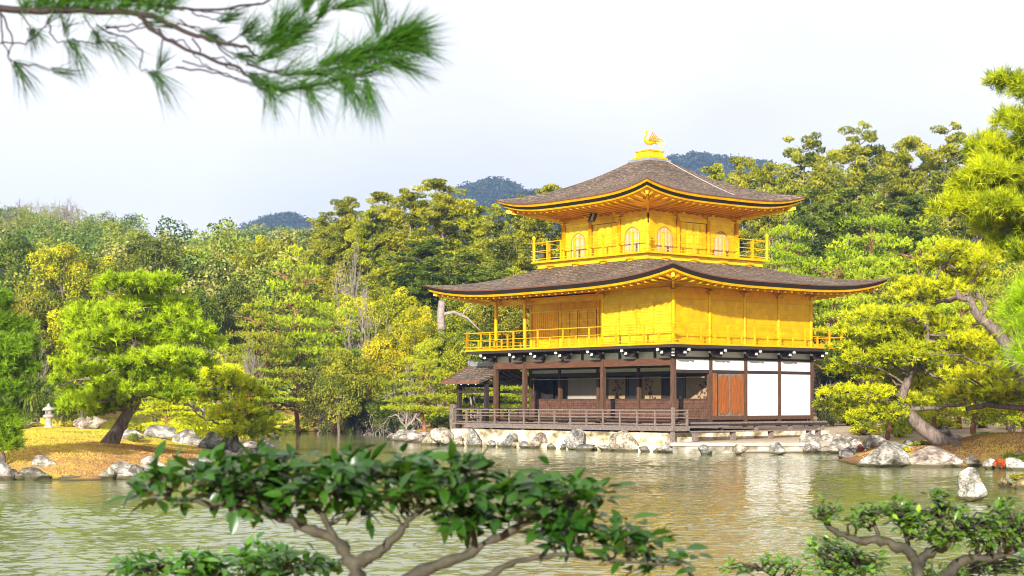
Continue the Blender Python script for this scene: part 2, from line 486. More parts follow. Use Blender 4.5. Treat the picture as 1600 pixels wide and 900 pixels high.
def height(X, Y):
    X = np.asarray(X, float); Y = np.asarray(Y, float)
    P = np.stack([X, Y], -1)
    wob = (fbm(P * 0.9, 3, 3) - 0.45) * 0.5
    isl = poly_sd(X, Y, ISLAND) + wob
    mn = poly_sd(X, Y, MAIN) + wob * sst(Y, 82, 90)
    sp = poly_sd(X, Y, SPIT) + wob
    nr = poly_sd(X, Y, NEAR)
    h = np.full(X.shape, -0.9)
    def land(sd, top, run=1.0, lip=0.16):
        return np.where(sd > 0, lip + (top - lip) * sst(sd, 0, run), -0.9 + (0.9 + lip) * sst(sd, -0.9, 0.02))
    h = np.maximum(h, land(isl, 0.80 + 0.12 * sst(Y, 45, 70), 7.0, .05))
    back = sst(Y, 112, 132)
    top = 0.42 + 0.35 * sst(mn, 2, 14) + 0.5 * sst(Y, 80, 110)
    h = np.maximum(h, land(mn, top, 1.6, 0.08))
    h = np.maximum(h, land(sp, 0.45, 2.0))
    h = np.maximum(h, land(nr, 0.42, 1.5))
    # promontory of the leaning pine, and the brown mound beside it
    h += 0.0 * np.exp(-(((X - 13.6) / 2.2) ** 2 + ((Y - 55.5) / 3.0) ** 2)) * (mn > 0)
    h += 0.45 * np.exp(-(((X - 17.2) / 2.4) ** 2 + ((Y - 57) / 4.0) ** 2)) * (mn > 0)
    h += 0.35 * np.exp(-(((X + 12.0) / 3.2) ** 2 + ((Y - 52) / 6.0) ** 2)) * (isl > 0)
    # the wooded slope behind
    lift = np.where(Y > 112, 1, 0) * (mn > 0)
    h += lift * (sst(Y, 117, 152) * (4.0 + 5.5 * sst(-X, -4, 14)) + sst(Y, 150, 230) * 4.0)
    big = np.maximum.reduce([ridge(X, Y, 300, 72, CREST1), ridge(X, Y, 420, 60, CREST2), ridge(X, Y, 1400, 190, CREST3), ridge(X, Y, 1050, 120, CREST4)])
    h = np.where(Y > 150, np.maximum(h, big + (fbm(P * 0.012, 5, 4) - 0.5) * 10 * sst(Y, 250, 900)), h)
    return h

def hz(X, Y): return float(height(np.array([X]), np.array([Y]))[0])

def ground_material():
    m, n, b, o = new_mat('ground_cover')
    v = coords(n)
    geo = node(n, 'ShaderNodeNewGeometry'); sp = node(n, 'ShaderNodeSeparateXYZ')
    n.links.new(geo.outputs['Position'], sp.inputs[0])
    a = noise(n, v, 0.22, 4, 0.6)
    fine = noise(n, v, 3.5, 6, 0.75)
    # mossy lawn: bright moss to orange-brown dead moss
    add = node(n, 'ShaderNodeMath', operation='MULTIPLY_ADD'); add.inputs[1].default_value = 0.55
    n.links.new(fine, add.inputs[0]); n.links.new(a, add.inputs[2])
    # the moss browns towards the east side of the island
    px = node(n, 'ShaderNodeMath', operation='MULTIPLY_ADD'); px.inputs[1].default_value = 0.028; px.inputs[2].default_value = 0.37
    n.links.new(sp.outputs['X'], px.inputs[0])
    pc = node(n, 'ShaderNodeClamp'); pc.inputs['Min'].default_value = -0.08; pc.inputs['Max'].default_value = 0.10
    n.links.new(px.outputs[0], pc.inputs['Value'])
    ad2 = node(n, 'ShaderNodeMath', operation='ADD'); n.links.new(add.outputs[0], ad2.inputs[0]); n.links.new(pc.outputs[0], ad2.inputs[1])
    moss = ramp(n, ad2.outputs[0], [(0.50, (0.20, 0.22, 0.012)), (0.66, (0.52, 0.43, 0.03)), (0.78, (0.54, 0.36, 0.09)), (0.86, (0.42, 0.24, 0.09)), (0.98, (0.24, 0.13, 0.06))])
    floor = ramp(n, add.outputs[0], [(0.45, (0.05, 0.045, 0.012)), (0.65, (0.12, 0.085, 0.03)), (0.85, (0.20, 0.12, 0.05))])
    far = ramp(n, noise(n, v, 0.05, 8, 0.8), [(0.35, (0.03, 0.05, 0.02)), (0.5, (0.06, 0.085, 0.028)), (0.65, (0.12, 0.12, 0.05))])
    at = node(n, 'ShaderNodeAttribute', attribute_name='wood')
    m1 = node(n, 'ShaderNodeMix', data_type='RGBA'); n.links.new(at.outputs['Fac'], m1.inputs[0])
    n.links.new(moss, m1.inputs[6]); n.links.new(floor, m1.inputs[7])
    yr = node(n, 'ShaderNodeMapRange'); yr.inputs['From Min'].default_value = 190; yr.inputs['From Max'].default_value = 260
    n.links.new(sp.outputs['Y'], yr.inputs['Value'])
    m2 = node(n, 'ShaderNodeMix', data_type='RGBA'); n.links.new(yr.outputs[0], m2.inputs[0])
    n.links.new(m1.outputs[2], m2.inputs[6]); n.links.new(far, m2.inputs[7])
    at2 = node(n, 'ShaderNodeAttribute', attribute_name='sand')
    m3 = node(n, 'ShaderNodeMix', data_type='RGBA'); n.links.new(at2.outputs['Fac'], m3.inputs[0])
    n.links.new(m2.outputs[2], m3.inputs[6]); n.links.new(ramp(n, fine, [(0.3, (0.40, 0.30, 0.21)), (0.7, (0.56, 0.45, 0.33))]), m3.inputs[7])
    # mud at and below the waterline
    mud = ramp(n, sp.outputs['Z'], [(0.0, (1, 1, 1)), (0.10, (0, 0, 0))])
    m4 = node(n, 'ShaderNodeMix', data_type='RGBA'); n.links.new(mud, m4.inputs[0])
    n.links.new(m3.outputs[2], m4.inputs[6]); m4.inputs[7].default_value = (0.035, 0.028, 0.012, 1)
    n.links.new(m4.outputs[2], b.inputs['Base Color'])
    b.inputs['Roughness'].default_value = 0.95
    b.inputs['Specular IOR Level'].default_value = 0.1
    bump(n, b, noise(n, v, 9, 5, 0.75), 0.6, 0.06)
    return m

def build_terrain():
    s = np.concatenate([np.linspace(-1.5, -0.42, 18, endpoint=False), np.linspace(-0.42, 0.42, 330), np.linspace(0.42, 1.5, 19)[1:]])
    Y = np.concatenate([np.linspace(-40, 34, 30, endpoint=False), np.linspace(34, 124, 190, endpoint=False), np.geomspace(124, 2600, 120)])
    gs, gY = np.meshgrid(s, Y)
    gX = gs * (np.maximum(gY, 0) + 22)
    h = height(gX, gY)
    V = np.stack([gX, gY, h], -1).reshape(-1, 3)
    nr, nc = gs.shape
    i = np.arange(nr - 1)[:, None] * nc + np.arange(nc - 1)[None, :]
    q = np.stack([i, i + 1, i + 1 + nc, i + nc], -1).reshape(-1, 4)
    me = mesh_np('terrain', V, [q], ground_material(), None, True)
    mn = poly_sd(gX, gY, MAIN)
    wood = sst(gY, 116, 124) * (mn > 0)
    sand = ((mn > 0) * (sst(mn, 3.5, 5.5) * (1 - sst(gY, 96, 100)) * sst(gY, 60, 66) * (gX > -2))
            + (mn > 0) * sst(gX, 7.5, 8.5) * (1 - sst(gX, 13.5, 15)) * sst(gY, 64, 65.5) * (1 - sst(gY, 90, 96)))
    sand = np.clip(sand, 0, 1)
    for nm, a in (('wood', wood), ('sand', sand)):
        at = me.attributes.new(nm, 'FLOAT', 'POINT'); at.data.foreach_set('value', a.astype(np.float32).ravel())
    o = obj('ground', me); tag(o, kind='structure')
build_terrain()

def water():
    m, n, b, o = new_mat('pond_water')
    b.inputs['Base Color'].default_value = (0.165, 0.185, 0.070, 1)
    b.inputs['Roughness'].default_value = 0.05
    b.inputs['IOR'].default_value = 1.33
    v = coords(n)
    patch = noise(n, coords(n, (0.06, 0.11, 1)), 1.0, 3, 0.5)
    pr = node(n, 'ShaderNodeMapRange'); pr.inputs['From Min'].default_value = 0.40; pr.inputs['From Max'].default_value = 0.62
    pr.inputs['To Min'].default_value = 0.25; pr.inputs['To Max'].default_value = 1.0
    n.links.new(patch, pr.inputs['Value'])
    # ripples slacken towards the sheltered far side of the pond
    a = noise(n, coords(n, (3.0, 5.0, 1)), 1.0, 3, 0.55)
    c = noise(n, coords(n, (9.0, 13.0, 1)), 1.0, 2, 0.5)
    ad = node(n, 'ShaderNodeMath', operation='MULTIPLY_ADD'); ad.inputs[1].default_value = 0.32
    n.links.new(c, ad.inputs[0]); n.links.new(a, ad.inputs[2])
    ml = node(n, 'ShaderNodeMath', operation='MULTIPLY'); n.links.new(ad.outputs[0], ml.inputs[0]); n.links.new(pr.outputs[0], ml.inputs[1])
    bump(n, b, ml.outputs[0], 1.0, 0.028)
    # real wavelets: a finely divided sheet, world-space heights
    sv = np.concatenate([[-14, -5, -2, -1, -.7], np.linspace(-.48, .48, 520), [.7, 1, 2, 5, 14]])
    Yv = np.concatenate([[-60, -30, 0, 8, 13], np.geomspace(16, 131, 900)])
    gs, gY = np.meshgrid(sv, Yv); gX = gs * (np.maximum(gY, 0) + 4)
    P = np.stack([gX, gY], -1)
    amp = 0.0185 * (0.40 + 0.60 * sst(fbm(P * [.075, .10], 61, 3), .36, .52)) * (1 - .25 * sst(gY, 30, 42)) * (1 - .72 * sst(gY, 46, 80))
    amp = amp * (1 + 1.7 * (1 - sst(gY, 20, 38)) * (.35 + .65 * (1 - sst(gX, -2, 4))))
    amp = amp * (np.abs(gs) < .5) * (gY > 15.9)
    h = (vnoise(P * [2.1, 3.3], 71) - .5) + 1.15 * (vnoise(P * [4.6, 6.4] + 5, 72) - .5) + .9 * (vnoise(P * [.7, 1.2] + 9, 73) - .5) + .75 * (vnoise(P * [9, 12] + 3, 74) - .5)
    V = np.stack([gX, gY, h * amp], -1).reshape(-1, 3); nr, nc = gs.shape
    i = np.arange(nr - 1)[:, None] * nc + np.arange(nc - 1)[None, :]
    me = mesh_np('pond', V, [np.stack([i, i + 1, i + 1 + nc, i + nc], -1).reshape(-1, 4)], m, None, True)
    tag(obj('water', me), kind='structure')
water()

# the air: far things fade to blue
def haze():
    m = bpy.data.materials.new('haze_air'); m.use_nodes = True
    n = m.node_tree; n.nodes.clear()
    o = n.nodes.new('ShaderNodeOutputMaterial'); p = n.nodes.new('ShaderNodeVolumePrincipled')
    p.inputs['Color'].default_value = (0.30, 0.48, 0.86, 1)
    p.inputs['Density'].default_value = 0.00026
    p.inputs['Anisotropy'].default_value = 0.0
    n.links.new(p.outputs[0], o.inputs['Volume'])
    mb = MB().box(-4200, 4200, -60, 2650, -2.2, 330)
    ob = mb.build('haze', m); tag(ob, kind='stuff')
haze()

# ------------------------------------------------------------------ rocks
def rock_mesh(seed, flat=0.75, cuts=15):
    import bmesh
    rg = np.random.default_rng(seed)
    bm = bmesh.new(); bmesh.ops.create_icosphere(bm, subdivisions=4, radius=1.0)
    V = np.array([v.co[:] for v in bm.verts]); Fc = np.array([[v.index for v in f.verts] for f in bm.faces]); bm.free()
    for k in range(cuts):
        nrm = unit(rg.normal(size=3)); d = rg.uniform(0.34, 0.80)
        t = V @ nrm - d
        V = V - np.where(t > 0, t * 0.93, 0)[:, None] * nrm
    nv = unit(V)
    V = V + nv * ((fbm(V * 2.3 + seed, seed, 4) - 0.45) * 0.26)[:, None]
    V = V + nv * ((fbm(V * 9 + seed, seed + 9, 3) - 0.45) * 0.12)[:, None]
    V[:, 2] *= flat
    ext = np.abs(V).max(0); V[:, 0] /= ext[0]; V[:, 1] /= ext[1]; V[:, 2] /= ext[2]
    return mesh_np('rock', V, [Fc], M['rock'], None, False)
ROCKS = [rock_mesh(s) for s in range(11, 23)]
rr = random.Random(5)
def rock(px, py, w, h, Y, label, group=None, col=(1, 1, 1), v=None, cat='rock', depth=None, tilt=0.12):
    """w, h in photo pixels; py is where the foot meets ground or water"""
    me = ROCKS[rr.randrange(len(ROCKS)) if v is None else v]
    o = obj('rock', me)
    p = ipt(px, py, Y); wm = w / F * Y; hm = h / F * Y
    sink = 0.28; w *= 1.5; h *= 1.55
    o.location = (p[0], Y, p[2] + hm * (1 - sink) / 2 - hm * sink * 0.35)
    o.scale = (wm / 2, (depth or wm * rr.uniform(.7, .9)) / 2, hm * (1 + sink) / 2)
    o.rotation_euler = (rr.uniform(-tilt, tilt), rr.uniform(-tilt, tilt), rr.uniform(-.5, .5))
    o.color = (*col, 1)
    tag(o, label, cat, group)
    return o
def yw(py): return 5200.0 / (py - 628)       # depth of a waterline pixel
# ------------------------------------------------------------------ the pavilion (local x = east front running north, local y = south front running west)
PAV = empty('golden_pavilion', (C0[0], C0[1], 0), TH)
tag(PAV, 'three storey golden pavilion with two curved bark roofs beside the pond', 'pavilion')
LU, LV = 11.56, 8.5
XB = [0, 2.125, 4.25, 6.375, 8.5]
YF = [0, 4.24, 9.48, 11.56]
YI = [0, 2.12, 4.24, 6.86, 9.48, 11.56]
def part(name, mb, mat, parent=PAV, label=None, smooth=False):
    o = mb.build(name, M[mat] if isinstance(mat, str) else mat, parent, smooth)
    if label: o['label'] = label
    return o
def bx(name, mat, *a, parent=PAV, label=None): return part(name, MB().box(*a), mat, parent, label)

# --- ground storey
def column(x, y, z0, z1, w, mat):
    mb = MB().box(x - w / 2, x + w / 2, y - w / 2, y + w / 2, z0, z1)
    return part('column', mb, mat)
for y in YF: column(0, y, 0.78, 4.18, 0.175, 'wood')
for y in YI[2:]: column(2.125, y, 0.8, 4.18, 0.15, 'wood')
column(2.125, 2.12, 1.27, 4.1, 0.17, 'wood')
for x in XB[1:]: column(x, 0, 0.95, 4.18, 0.17, 'wood')
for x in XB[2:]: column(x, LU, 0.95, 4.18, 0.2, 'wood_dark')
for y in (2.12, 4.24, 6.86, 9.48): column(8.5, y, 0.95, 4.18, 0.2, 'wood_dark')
# floors: inner floor, south veranda (a step lower), ceiling
bx('inner_floor', 'wood', 0.12, 8.4, 0.12, 11.45, 1.12, 1.25)
# wide brown south beam
for a, b in ((0.11, 4.13), (4.35, 9.37), (9.59, 11.45)):
    bx('beam', 'wood_beam', -0.07, 0.07, a, b, 3.50, 3.80)
bx('beam', 'wood_dark', -0.06, 0.06, 0.11, 11.45, 4.08, 4.19)
# white panels under the balcony, south front
k = 0
edges = [0, 1.06, 2.12, 3.18, 4.24, 5.55, 6.86, 8.17, 9.48, 10.52, 11.56]
for i in range(len(edges) - 1):
    a, b = edges[i] + 0.10, edges[i + 1] - 0.06
    bx('plaster_panel', 'plaster', 0.01, 0.05, a, b, 3.80, 4.08)
for y in edges[1:-1]:
    if min(abs(y - q) for q in YF) > .2: bx('strut', 'wood_dark', -0.05, 0.06, y - 0.06, y + 0.05, 3.80, 4.08)
# inner wall of the open south aisle
for i in range(1, 5):
    a, b = YI[i] + .09, YI[i + 1] - .09
    bx('plaster_panel', 'plaster', 2.10, 2.14, a, b, 3.31, 3.47)
bx('plaster_panel', 'plaster', 2.10, 2.14, 0.1, 2.03, 3.31, 3.47)
bx('beam', 'wood_dark', 2.05, 2.20, 0.1, 11.46, 3.14, 3.31)
bx('beam', 'wood_dark', 2.05, 2.20, 0.1, 11.46, 3.47, 3.62)
bx('blind_rail', 'cable', 1.90, 1.93, 0.1, 11.3, 3.02, 3.05)
bx('aisle_ceiling', 'wood_dark', 0.08, 8.4, 0.1, 11.46, 3.90, 3.95)
# half-height lattice shutters between the inner posts
def lattice(a, b):
    w = MB().box(2.12, 2.16, a, b, 1.27, 2.10)
    o = part('lattice_shutter', w, 'wood_red')
    g = MB()
    n = max(3, int((b - a) / 0.13))
    for k in range(n + 1):
        y = a + (b - a) * k / n; g.box(2.095, 2.12, y - .014, y + .014, 1.27, 2.10)
    for k in range(8):
        z = 1.29 + k * .112; g.box(2.085, 2.10, a, b, z - .014, z + .014)
    part('lattice_grid', g, 'wood_red', o)
    t = MB().box(2.06, 2.14, a, b, 2.10, 2.14)
    part('shutter_rail', t, 'wood', o)
for a, b in ((0.1, 2.03), (2.21, 4.14), (4.34, 6.77), (6.95, 9.39), (9.57, 11.47)): lattice(a, b)
# dim room behind
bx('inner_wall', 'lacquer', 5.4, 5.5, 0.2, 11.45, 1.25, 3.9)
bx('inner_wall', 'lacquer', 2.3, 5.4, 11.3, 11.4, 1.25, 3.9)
def screen(y0, y1, x, mat, label=None):
    o = bx('sliding_screen', mat, x, x + .05, y0, y1, 1.25, 3.12, label=label)
    fr = MB()
    for y in (y0, y1): fr.box(x - .03, x, y - .04, y + .04, 1.25, 3.12)
    part('frame', fr, 'lacquer', o)
    return o
def sprig(o, x, y, z, seed):
    r = random.Random(seed); g = MB()
    g.tube([(x, y, z), (x, y + .1, z + .35), (x, y - .05, z + .75)], [.03, .02, .012], 5)
    for k in range(16):
        yy = y + r.uniform(-.32, .32); zz = z + r.uniform(.1, 1.0)
        g.box(x - .012, x - .002, yy - .05, yy + .05, zz - .045, zz + .045)
    part('painted_flowers', g, 'wood_red', o)
s = screen(0.4, 2.3, 3.0, 'screen', 'ochre screen painted with a flowering branch'); sprig(s, 2.98, 1.3, 1.9, 1)
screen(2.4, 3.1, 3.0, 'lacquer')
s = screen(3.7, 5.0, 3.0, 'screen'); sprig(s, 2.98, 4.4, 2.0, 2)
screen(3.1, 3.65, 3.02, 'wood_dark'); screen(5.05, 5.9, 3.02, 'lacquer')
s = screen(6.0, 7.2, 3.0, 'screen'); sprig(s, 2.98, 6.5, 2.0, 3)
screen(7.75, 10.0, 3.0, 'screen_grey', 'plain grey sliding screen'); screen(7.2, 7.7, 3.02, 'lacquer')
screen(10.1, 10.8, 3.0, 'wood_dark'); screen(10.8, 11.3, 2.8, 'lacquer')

# --- east front
for i, x in enumerate(XB[:-1]):
    a, b = x + .10, XB[i + 1] - .10
    bx('plaster_panel', 'plaster', a, b, -0.045, 0.0, 3.86, 4.10)
    bx('plaster_panel', 'plaster', a, b, -0.045, 0.0, 3.33, 3.76)
    bx('beam', 'wood_dark', a, b, -0.075, 0.03, 3.76, 3.86)
    bx('beam', 'wood_dark', a, b, -0.075, 0.03, 3.20, 3.33)
bx('beam', 'wood_dark', 0.1, 8.4, -0.07, 0.05, 4.10, 4.19)
for i in (2, 3):
    a, b = XB[i] + .10, XB[i + 1] - .10
    bx('white_shutter', 'plaster', a, b, -0.05, 0.0, 1.42, 3.20, label='large blank white panel between brown posts')
for a, b in ((2.225, 4.15), (4.35, 6.275), (6.475, 8.4)):
    bx('sill', 'wood', a, b, -0.10, 0.03, 1.25, 1.42)
bx('sill', 'wood_dark', 0.1, 2.025, -0.06, 0.06, 1.17, 1.27)
# double plank door, leaves with rounded heads and feet
bx('door_post', 'wood_door', 2.225, 2.50, -0.07, 0.02, 1.42, 3.20, label='broad orange-brown plank beside the doors')
bx('door_post', 'wood_dark', 2.50, 2.598, -0.04, 0.02, 1.42, 3.20)
bx('door_post', 'wood_door', 3.975, 4.15, -0.06, 0.02, 1.42, 3.20)
for a, b in ((2.60, 3.26), (3.31, 3.97)):
    dr = bx('door', 'wood_grey', a, b, -0.03, 0.0, 1.42, 3.20, label='rounded orange-brown door leaf in a pale frame')
    c = (a + b) / 2; hw = (b - a) / 2 - .022; z0, z1 = 1.46, 3.15
    pts = []
    for k in range(13):
        t = math.pi * k / 12; pts.append((c + hw * math.cos(t), z1 - .30 + .28 * math.sin(t)))
    for k in range(13):
        t = math.pi + math.pi * k / 12; pts.append((c + hw * math.cos(t), z0 + .22 + .22 * math.sin(t)))
    part('door_board', MB().prism(pts, 'y', -0.055, -0.03), 'wood_door', dr)
    rb = MB().box(c - .06, c + .06, -0.075, -0.055, 1.58, 3.0)
    for q in (-1, 1): rb.box(c + q * .17 - .012, c + q * .17 + .012, -.068, -.055, 1.62, 2.96)
    part('door_rib', rb, 'wood_door', dr)
bx('door_stile', 'wood_grey', 3.262, 3.308, -0.06, 0.0, 1.42, 3.20)
# plain walls on the two hidden sides
bx('wall', 'plaster', 8.45, 8.5, 0.1, 11.46, 1.2, 4.1)
bx('wall', 'wood_dark', 2.3, 8.4, 11.50, 11.56, 1.2, 4.1)

# --- brackets under the balcony, black with white tips
def bracket(x, y, dx, dy):
    g = MB(); t = MB()
    def seg(a0, a1, w, z0, z1):
        if dx and dy:
            g.bar((x + dx * a0, y + dy * a0, (z0 + z1) / 2), (x + dx * a1, y + dy * a1, (z0 + z1) / 2), w, z1 - z0)
        elif dx: g.box(min(x + dx * a0, x + dx * a1), max(x + dx * a0, x + dx * a1), y - w / 2, y + w / 2, z0, z1)
        else: g.box(x - w / 2, x + w / 2, min(y + dy * a0, y + dy * a1), max(y + dy * a0, y + dy * a1), z0, z1)
    seg(0.08, 0.42, 0.13, 3.86, 3.97); seg(0.08, 0.66, 0.14, 3.97, 4.08); seg(0.08, 0.88, 0.14, 4.08, 4.19)
    # cross arm, a trapezoid in outline
    if dx and not dy:
        g.prism([(y - .20, 3.87), (y + .20, 3.87), (y + .46, 4.10), (y - .46, 4.10)], 'x', x + dx * .36, x + dx * .48)
    elif dy and not dx:
        g.prism([(x - .20, 3.87), (x + .20, 3.87), (x + .46, 4.10), (x - .46, 4.10)], 'y', min(y + dy * .36, y + dy * .48), max(y + dy * .36, y + dy * .48))
    for a, z in ((.42, 3.915), (.66, 4.025), (.88, 4.135)):
        if dx and dy: c = (x + dx * (a + .02), y + dy * (a + .02), z); t.box(c[0] - .045, c[0] + .045, c[1] - .045, c[1] + .045, z - .045, z + .045)
        elif dx: t.box(min(x + dx * a, x + dx * (a + .03)), max(x + dx * a, x + dx * (a + .03)), y - .07, y + .07, z - .055, z + .055)
        else: t.box(x - .07, x + .07, min(y + dy * a, y + dy * (a + .03)), max(y + dy * a, y + dy * (a + .03)), z - .055, z + .055)
    for s_ in (-1, 1):
        if dx and not dy: t.box(x + dx * .42 - .05, x + dx * .42 + .05, y + s_ * .46 - .012, y + s_ * .46 + .03 * s_ + .02, 4.02, 4.10)
        elif dy and not dx: t.box(x + s_ * .46 - .012, x + s_ * .46 + .03, y + dy * .42 - .05, y + dy * .42 + .05, 4.02, 4.10)
    o = part('bracket', g, 'wood_dark'); part('bracket_tip', t, 'tip', o)
for y in (2.12, 4.24, 6.3, 8.0, 9.48, 11.56): bracket(0, y, -1, 0)
for x in XB[1:]: bracket(x, 0, 0, -1)
q2 = .72
bracket(0, 0, -q2, -q2); bracket(0, 0, -1, 0); bracket(0, 0, 0, -1)
bracket(8.5, 11.56, 0, 1); bracket(0, 11.56, 0, 1)

# --- timber decks
EY = 12.3
def deck(name, boxes, mat='wood_grey', label=None):
    g = MB()
    for b_ in boxes: g.box(*b_)
    return part(name, g, mat, PAV, label)
deck('veranda_floor', [(-1.2, 2.0, -1.2, EY, 0.95, 1.03)])
deck('veranda_floor', [(-.45, 2.2, EY + .01, 14.2, 0.95, 1.03)])
deck('veranda_edge_beam', [(-1.24, -1.16, -1.24, EY + .04, 0.83, 0.948), (-1.15, -0.30, -1.24, -1.16, 0.83, 0.948)])
deck('joist', [(-.98, -.90, -1.1, EY, 0.83, 0.945), (-.50, -.42, -1.1, EY, 0.80, 0.945)], 'wood_dark')
deck('veranda_floor', [(-0.28, 8.75, -0.72, -0.12, 1.10, 1.17)], label='narrow plank deck along the east front')
deck('veranda_edge_beam', [(-0.28, 8.75, -0.70, -0.64, 1.0, 1.098)], 'wood_dark')
deck('step_bench', [(-0.35, 7.3, -1.62, -1.28, 0.78, 0.84)], label='low plank step along the east front')
for x in (-.3, 1.9, 4.2, 6.6, 7.2):
    deck('step_leg', [(x, x + .14, -1.55, -1.35, 0.42, 0.778)])
for x in (-.2, 2.1, 4.25, 6.4, 8.5):
    deck('deck_post', [(x, x + .14, -.66, -.52, 0.5, 0.998)])
for y in (-1.1, .6, 2.4, 4.24, 6.2, 8.2, 10.4, 12.1):
    deck('deck_post', [(-1.14, -.99, y, y + .15, 0.42 if y > 0 else .05, 0.828)])
# --- veranda fence
def fence(pts, zb, zt, rails, gap, pw, mat, name='railing', rw=.05, top_w=.07, skip_first=False, over=0.0, postname='railing_post', extra=None):
    """continuous rails along pts with one mesh per post"""
    g = MB()
    for i in range(len(pts) - 1):
        a, b = Vector((*pts[i], 0)), Vector((*pts[i + 1], 0)); d = (b - a).normalized()
        for z in rails:
            w = top_w if z == max(rails) else rw
            g.bar((a.x - d.x * over, a.y - d.y * over, z), (b.x + d.x * over, b.y + d.y * over, z + .0007 * i), w, w * .8)
    o = part(name, g, mat)
    for i in range(len(pts) - 1):
        a, b = Vector((*pts[i], 0)), Vector((*pts[i + 1], 0)); L = (b - a).length; n = max(1, round(L / gap))
        for k in range(n + 1):
            if k == 0 and i > 0: continue
            p = a.lerp(b, k / n); e = k in (0, n)
            w = pw * (1.35 if e else 1)
            h = zt + (0.08 if e and extra else 0) if (e or not extra or k % 2 == 0) else extra
            part(postname, MB().box(p.x - w / 2, p.x + w / 2, p.y - w / 2, p.y + w / 2, zb, h), mat, o)
    return o
fence([(-1.14, EY), (-1.14, -1.14), (-0.36, -1.14)], 1.03, 1.66, (1.09, 1.38, 1.52, 1.66), 1.05, .06, 'wood_grey', over=.05)
fence([(-0.40, 14.14), (-0.40, EY + .1)], 1.03, 1.66, (1.09, 1.38, 1.66), .9, .06, 'wood_grey')
fence([(2.15, 14.14), (2.15, 11.8)], 1.03, 1.70, (1.16, 1.5, 1.70), .8, .06, 'wood_dark')
fence([(-0.40, 14.16), (2.15, 14.16)], 1.03, 1.70, (1.16, 1.45, 1.70), .8, .06, 'wood_dark')
column(-1.14, -1.14, 0.05, 1.78, .11, 'wood_grey')

# --- small fishing porch on the west side
PX, HS = 0.9, 1.83
for x in (-.25, 2.05):
    for y in (11.95, 14.0): column(x, y, 0.15, 3.05, .17, 'wood_dark')
bx('beam', 'wood_dark', -.33, -.17, 11.7, 14.3, 2.86, 3.0)
bx('beam', 'wood_dark', 1.97, 2.13, 11.7, 14.3, 2.86, 3.0)
bx('beam', 'wood_dark', -.2, 2.0, 13.92, 14.08, 2.70, 2.84)
bx('beam', 'wood_dark', 1.99, 2.11, 11.7, 14.0, 2.42, 2.53)
bx('beam', 'wood_dark', -.31, -.19, 11.98, 13.9, 2.42, 2.52)
def porch_roof():
    top = NB(); n = 12; yy = [11.62, 14.5]
    def zc(t): return 2.95 + 0.83 * (0.72 * t + 0.28 * t * t)
    prof = [(PX - HS * (1 - t), zc(t)) for t in np.linspace(0, 1, n)] + [(PX + HS * (1 - t), zc(t)) for t in np.linspace(1, 0, n)[1:]]
    low = [(PX + HS * 1.0, 2.86)] + [(PX + HS * (1 - t) * .995, zc(t) - .11) for t in np.linspace(0.03, 1, n)] + [(PX - HS * (1 - t) * .995, zc(t) - .11) for t in np.linspace(1, 0.03, n)[1:]] + [(PX - HS, 2.86)]
    mb = MB(); P = prof + low; k = len(P)
    vs = [(p, yy[0], z) for p, z in P] + [(p, yy[1], z) for p, z in P]
    fs = [(i, (i + 1) % k, (i + 1) % k + k, i + k) for i in range(k)]
    m = len(prof)
    for base, flip in ((0, False), (k, True)):
        for i in range(m - 1):
            j = k - 1 - i
            f = (base + i, base + i + 1, base + j - 1 if j - 1 >= m else base + m, base + j)
            fs.append(f)
    mb.add(vs, fs)
    o = part('porch_roof', mb, 'bark_roof', smooth=False)
    e = MB()
    for sgn in (-1, 1):
        X = PX + sgn * HS
        e.box(min(X, X + sgn * .03), max(X, X + sgn * .03), 11.60, 14.53, 2.83, 2.96)
    part('eave_rim', e, 'rim_red', o)
    g = MB()
    for t0, t1 in zip(np.linspace(0, 1, 6)[:-1], np.linspace(0, 1, 6)[1:]):
        for sgn in (-1, 1):
            g.bar((PX + sgn * HS * (1 - t0), 14.53, zc(t0) - .03), (PX + sgn * HS * (1 - t1), 14.53, zc(t1) - .03), .06, .16)
    part('bargeboard', g, 'rim_red', o)
    r = MB().box(PX - .10, PX + .10, 11.62, 14.55, 3.76, 3.90).box(PX - .15, PX + .15, 11.63, 14.54, 3.70, 3.759).box(PX - .13, PX + .13, 14.551, 14.66, 3.62, 3.98)
    part('ridge_cap', r, 'ridge_grey', o)
    ra = MB(); tp = MB()
    for y in np.arange(11.9, 14.4, .55):
        for sgn in (-1, 1):
            ra.bar((PX + sgn * .3, y, 3.42), (PX + sgn * (HS - .03), y, 2.84), .06, .07)
            tp.box(PX + sgn * (HS - .01) - .015, PX + sgn * (HS - .01) + .015, y - .032, y + .032, 2.79, 2.86)
    rf = part('rafters', ra, 'wood_dark', o); part('rafter_tips', tp, 'tip', o)
porch_roof()

# --- second storey
B2 = 1.0
slab = bx('balcony_floor', 'wood_dark', -B2, LV + B2, -B2, LU + B2, 4.20, 4.315, label='dark edge of the lower balcony')
bx('balcony_edge', 'gold', -B2 - .02, LV + B2 + .02, -B2 - .02, LU + B2 + .02, 4.316, 4.40)
e = B2 - .06
fence([(-e, LU + e), (-e, -e), (LV + e, -e), (LV + e, LU + e), (-e, LU + e)], 4.40, 5.16, (4.50, 4.82, 5.16), .82, .06, 'gold', 'balcony_railing', .038, .045, over=.16, extra=4.82)
def col2(x, y, w=.17, z1=6.85): return part('column', MB().lathe([(w / 2, 4.40), (w / 2, z1)], 12, (x, y, 0)), 'gold', smooth=True)
for y in YF: col2(0, y)
for y in (4.24, 6.86, 9.48, 11.56): col2(2.125, y)
for x in XB[1:]: col2(x, 0)
for x in XB[2:]: col2(x, LU)
for y in YI[1:]: col2(8.5, y)
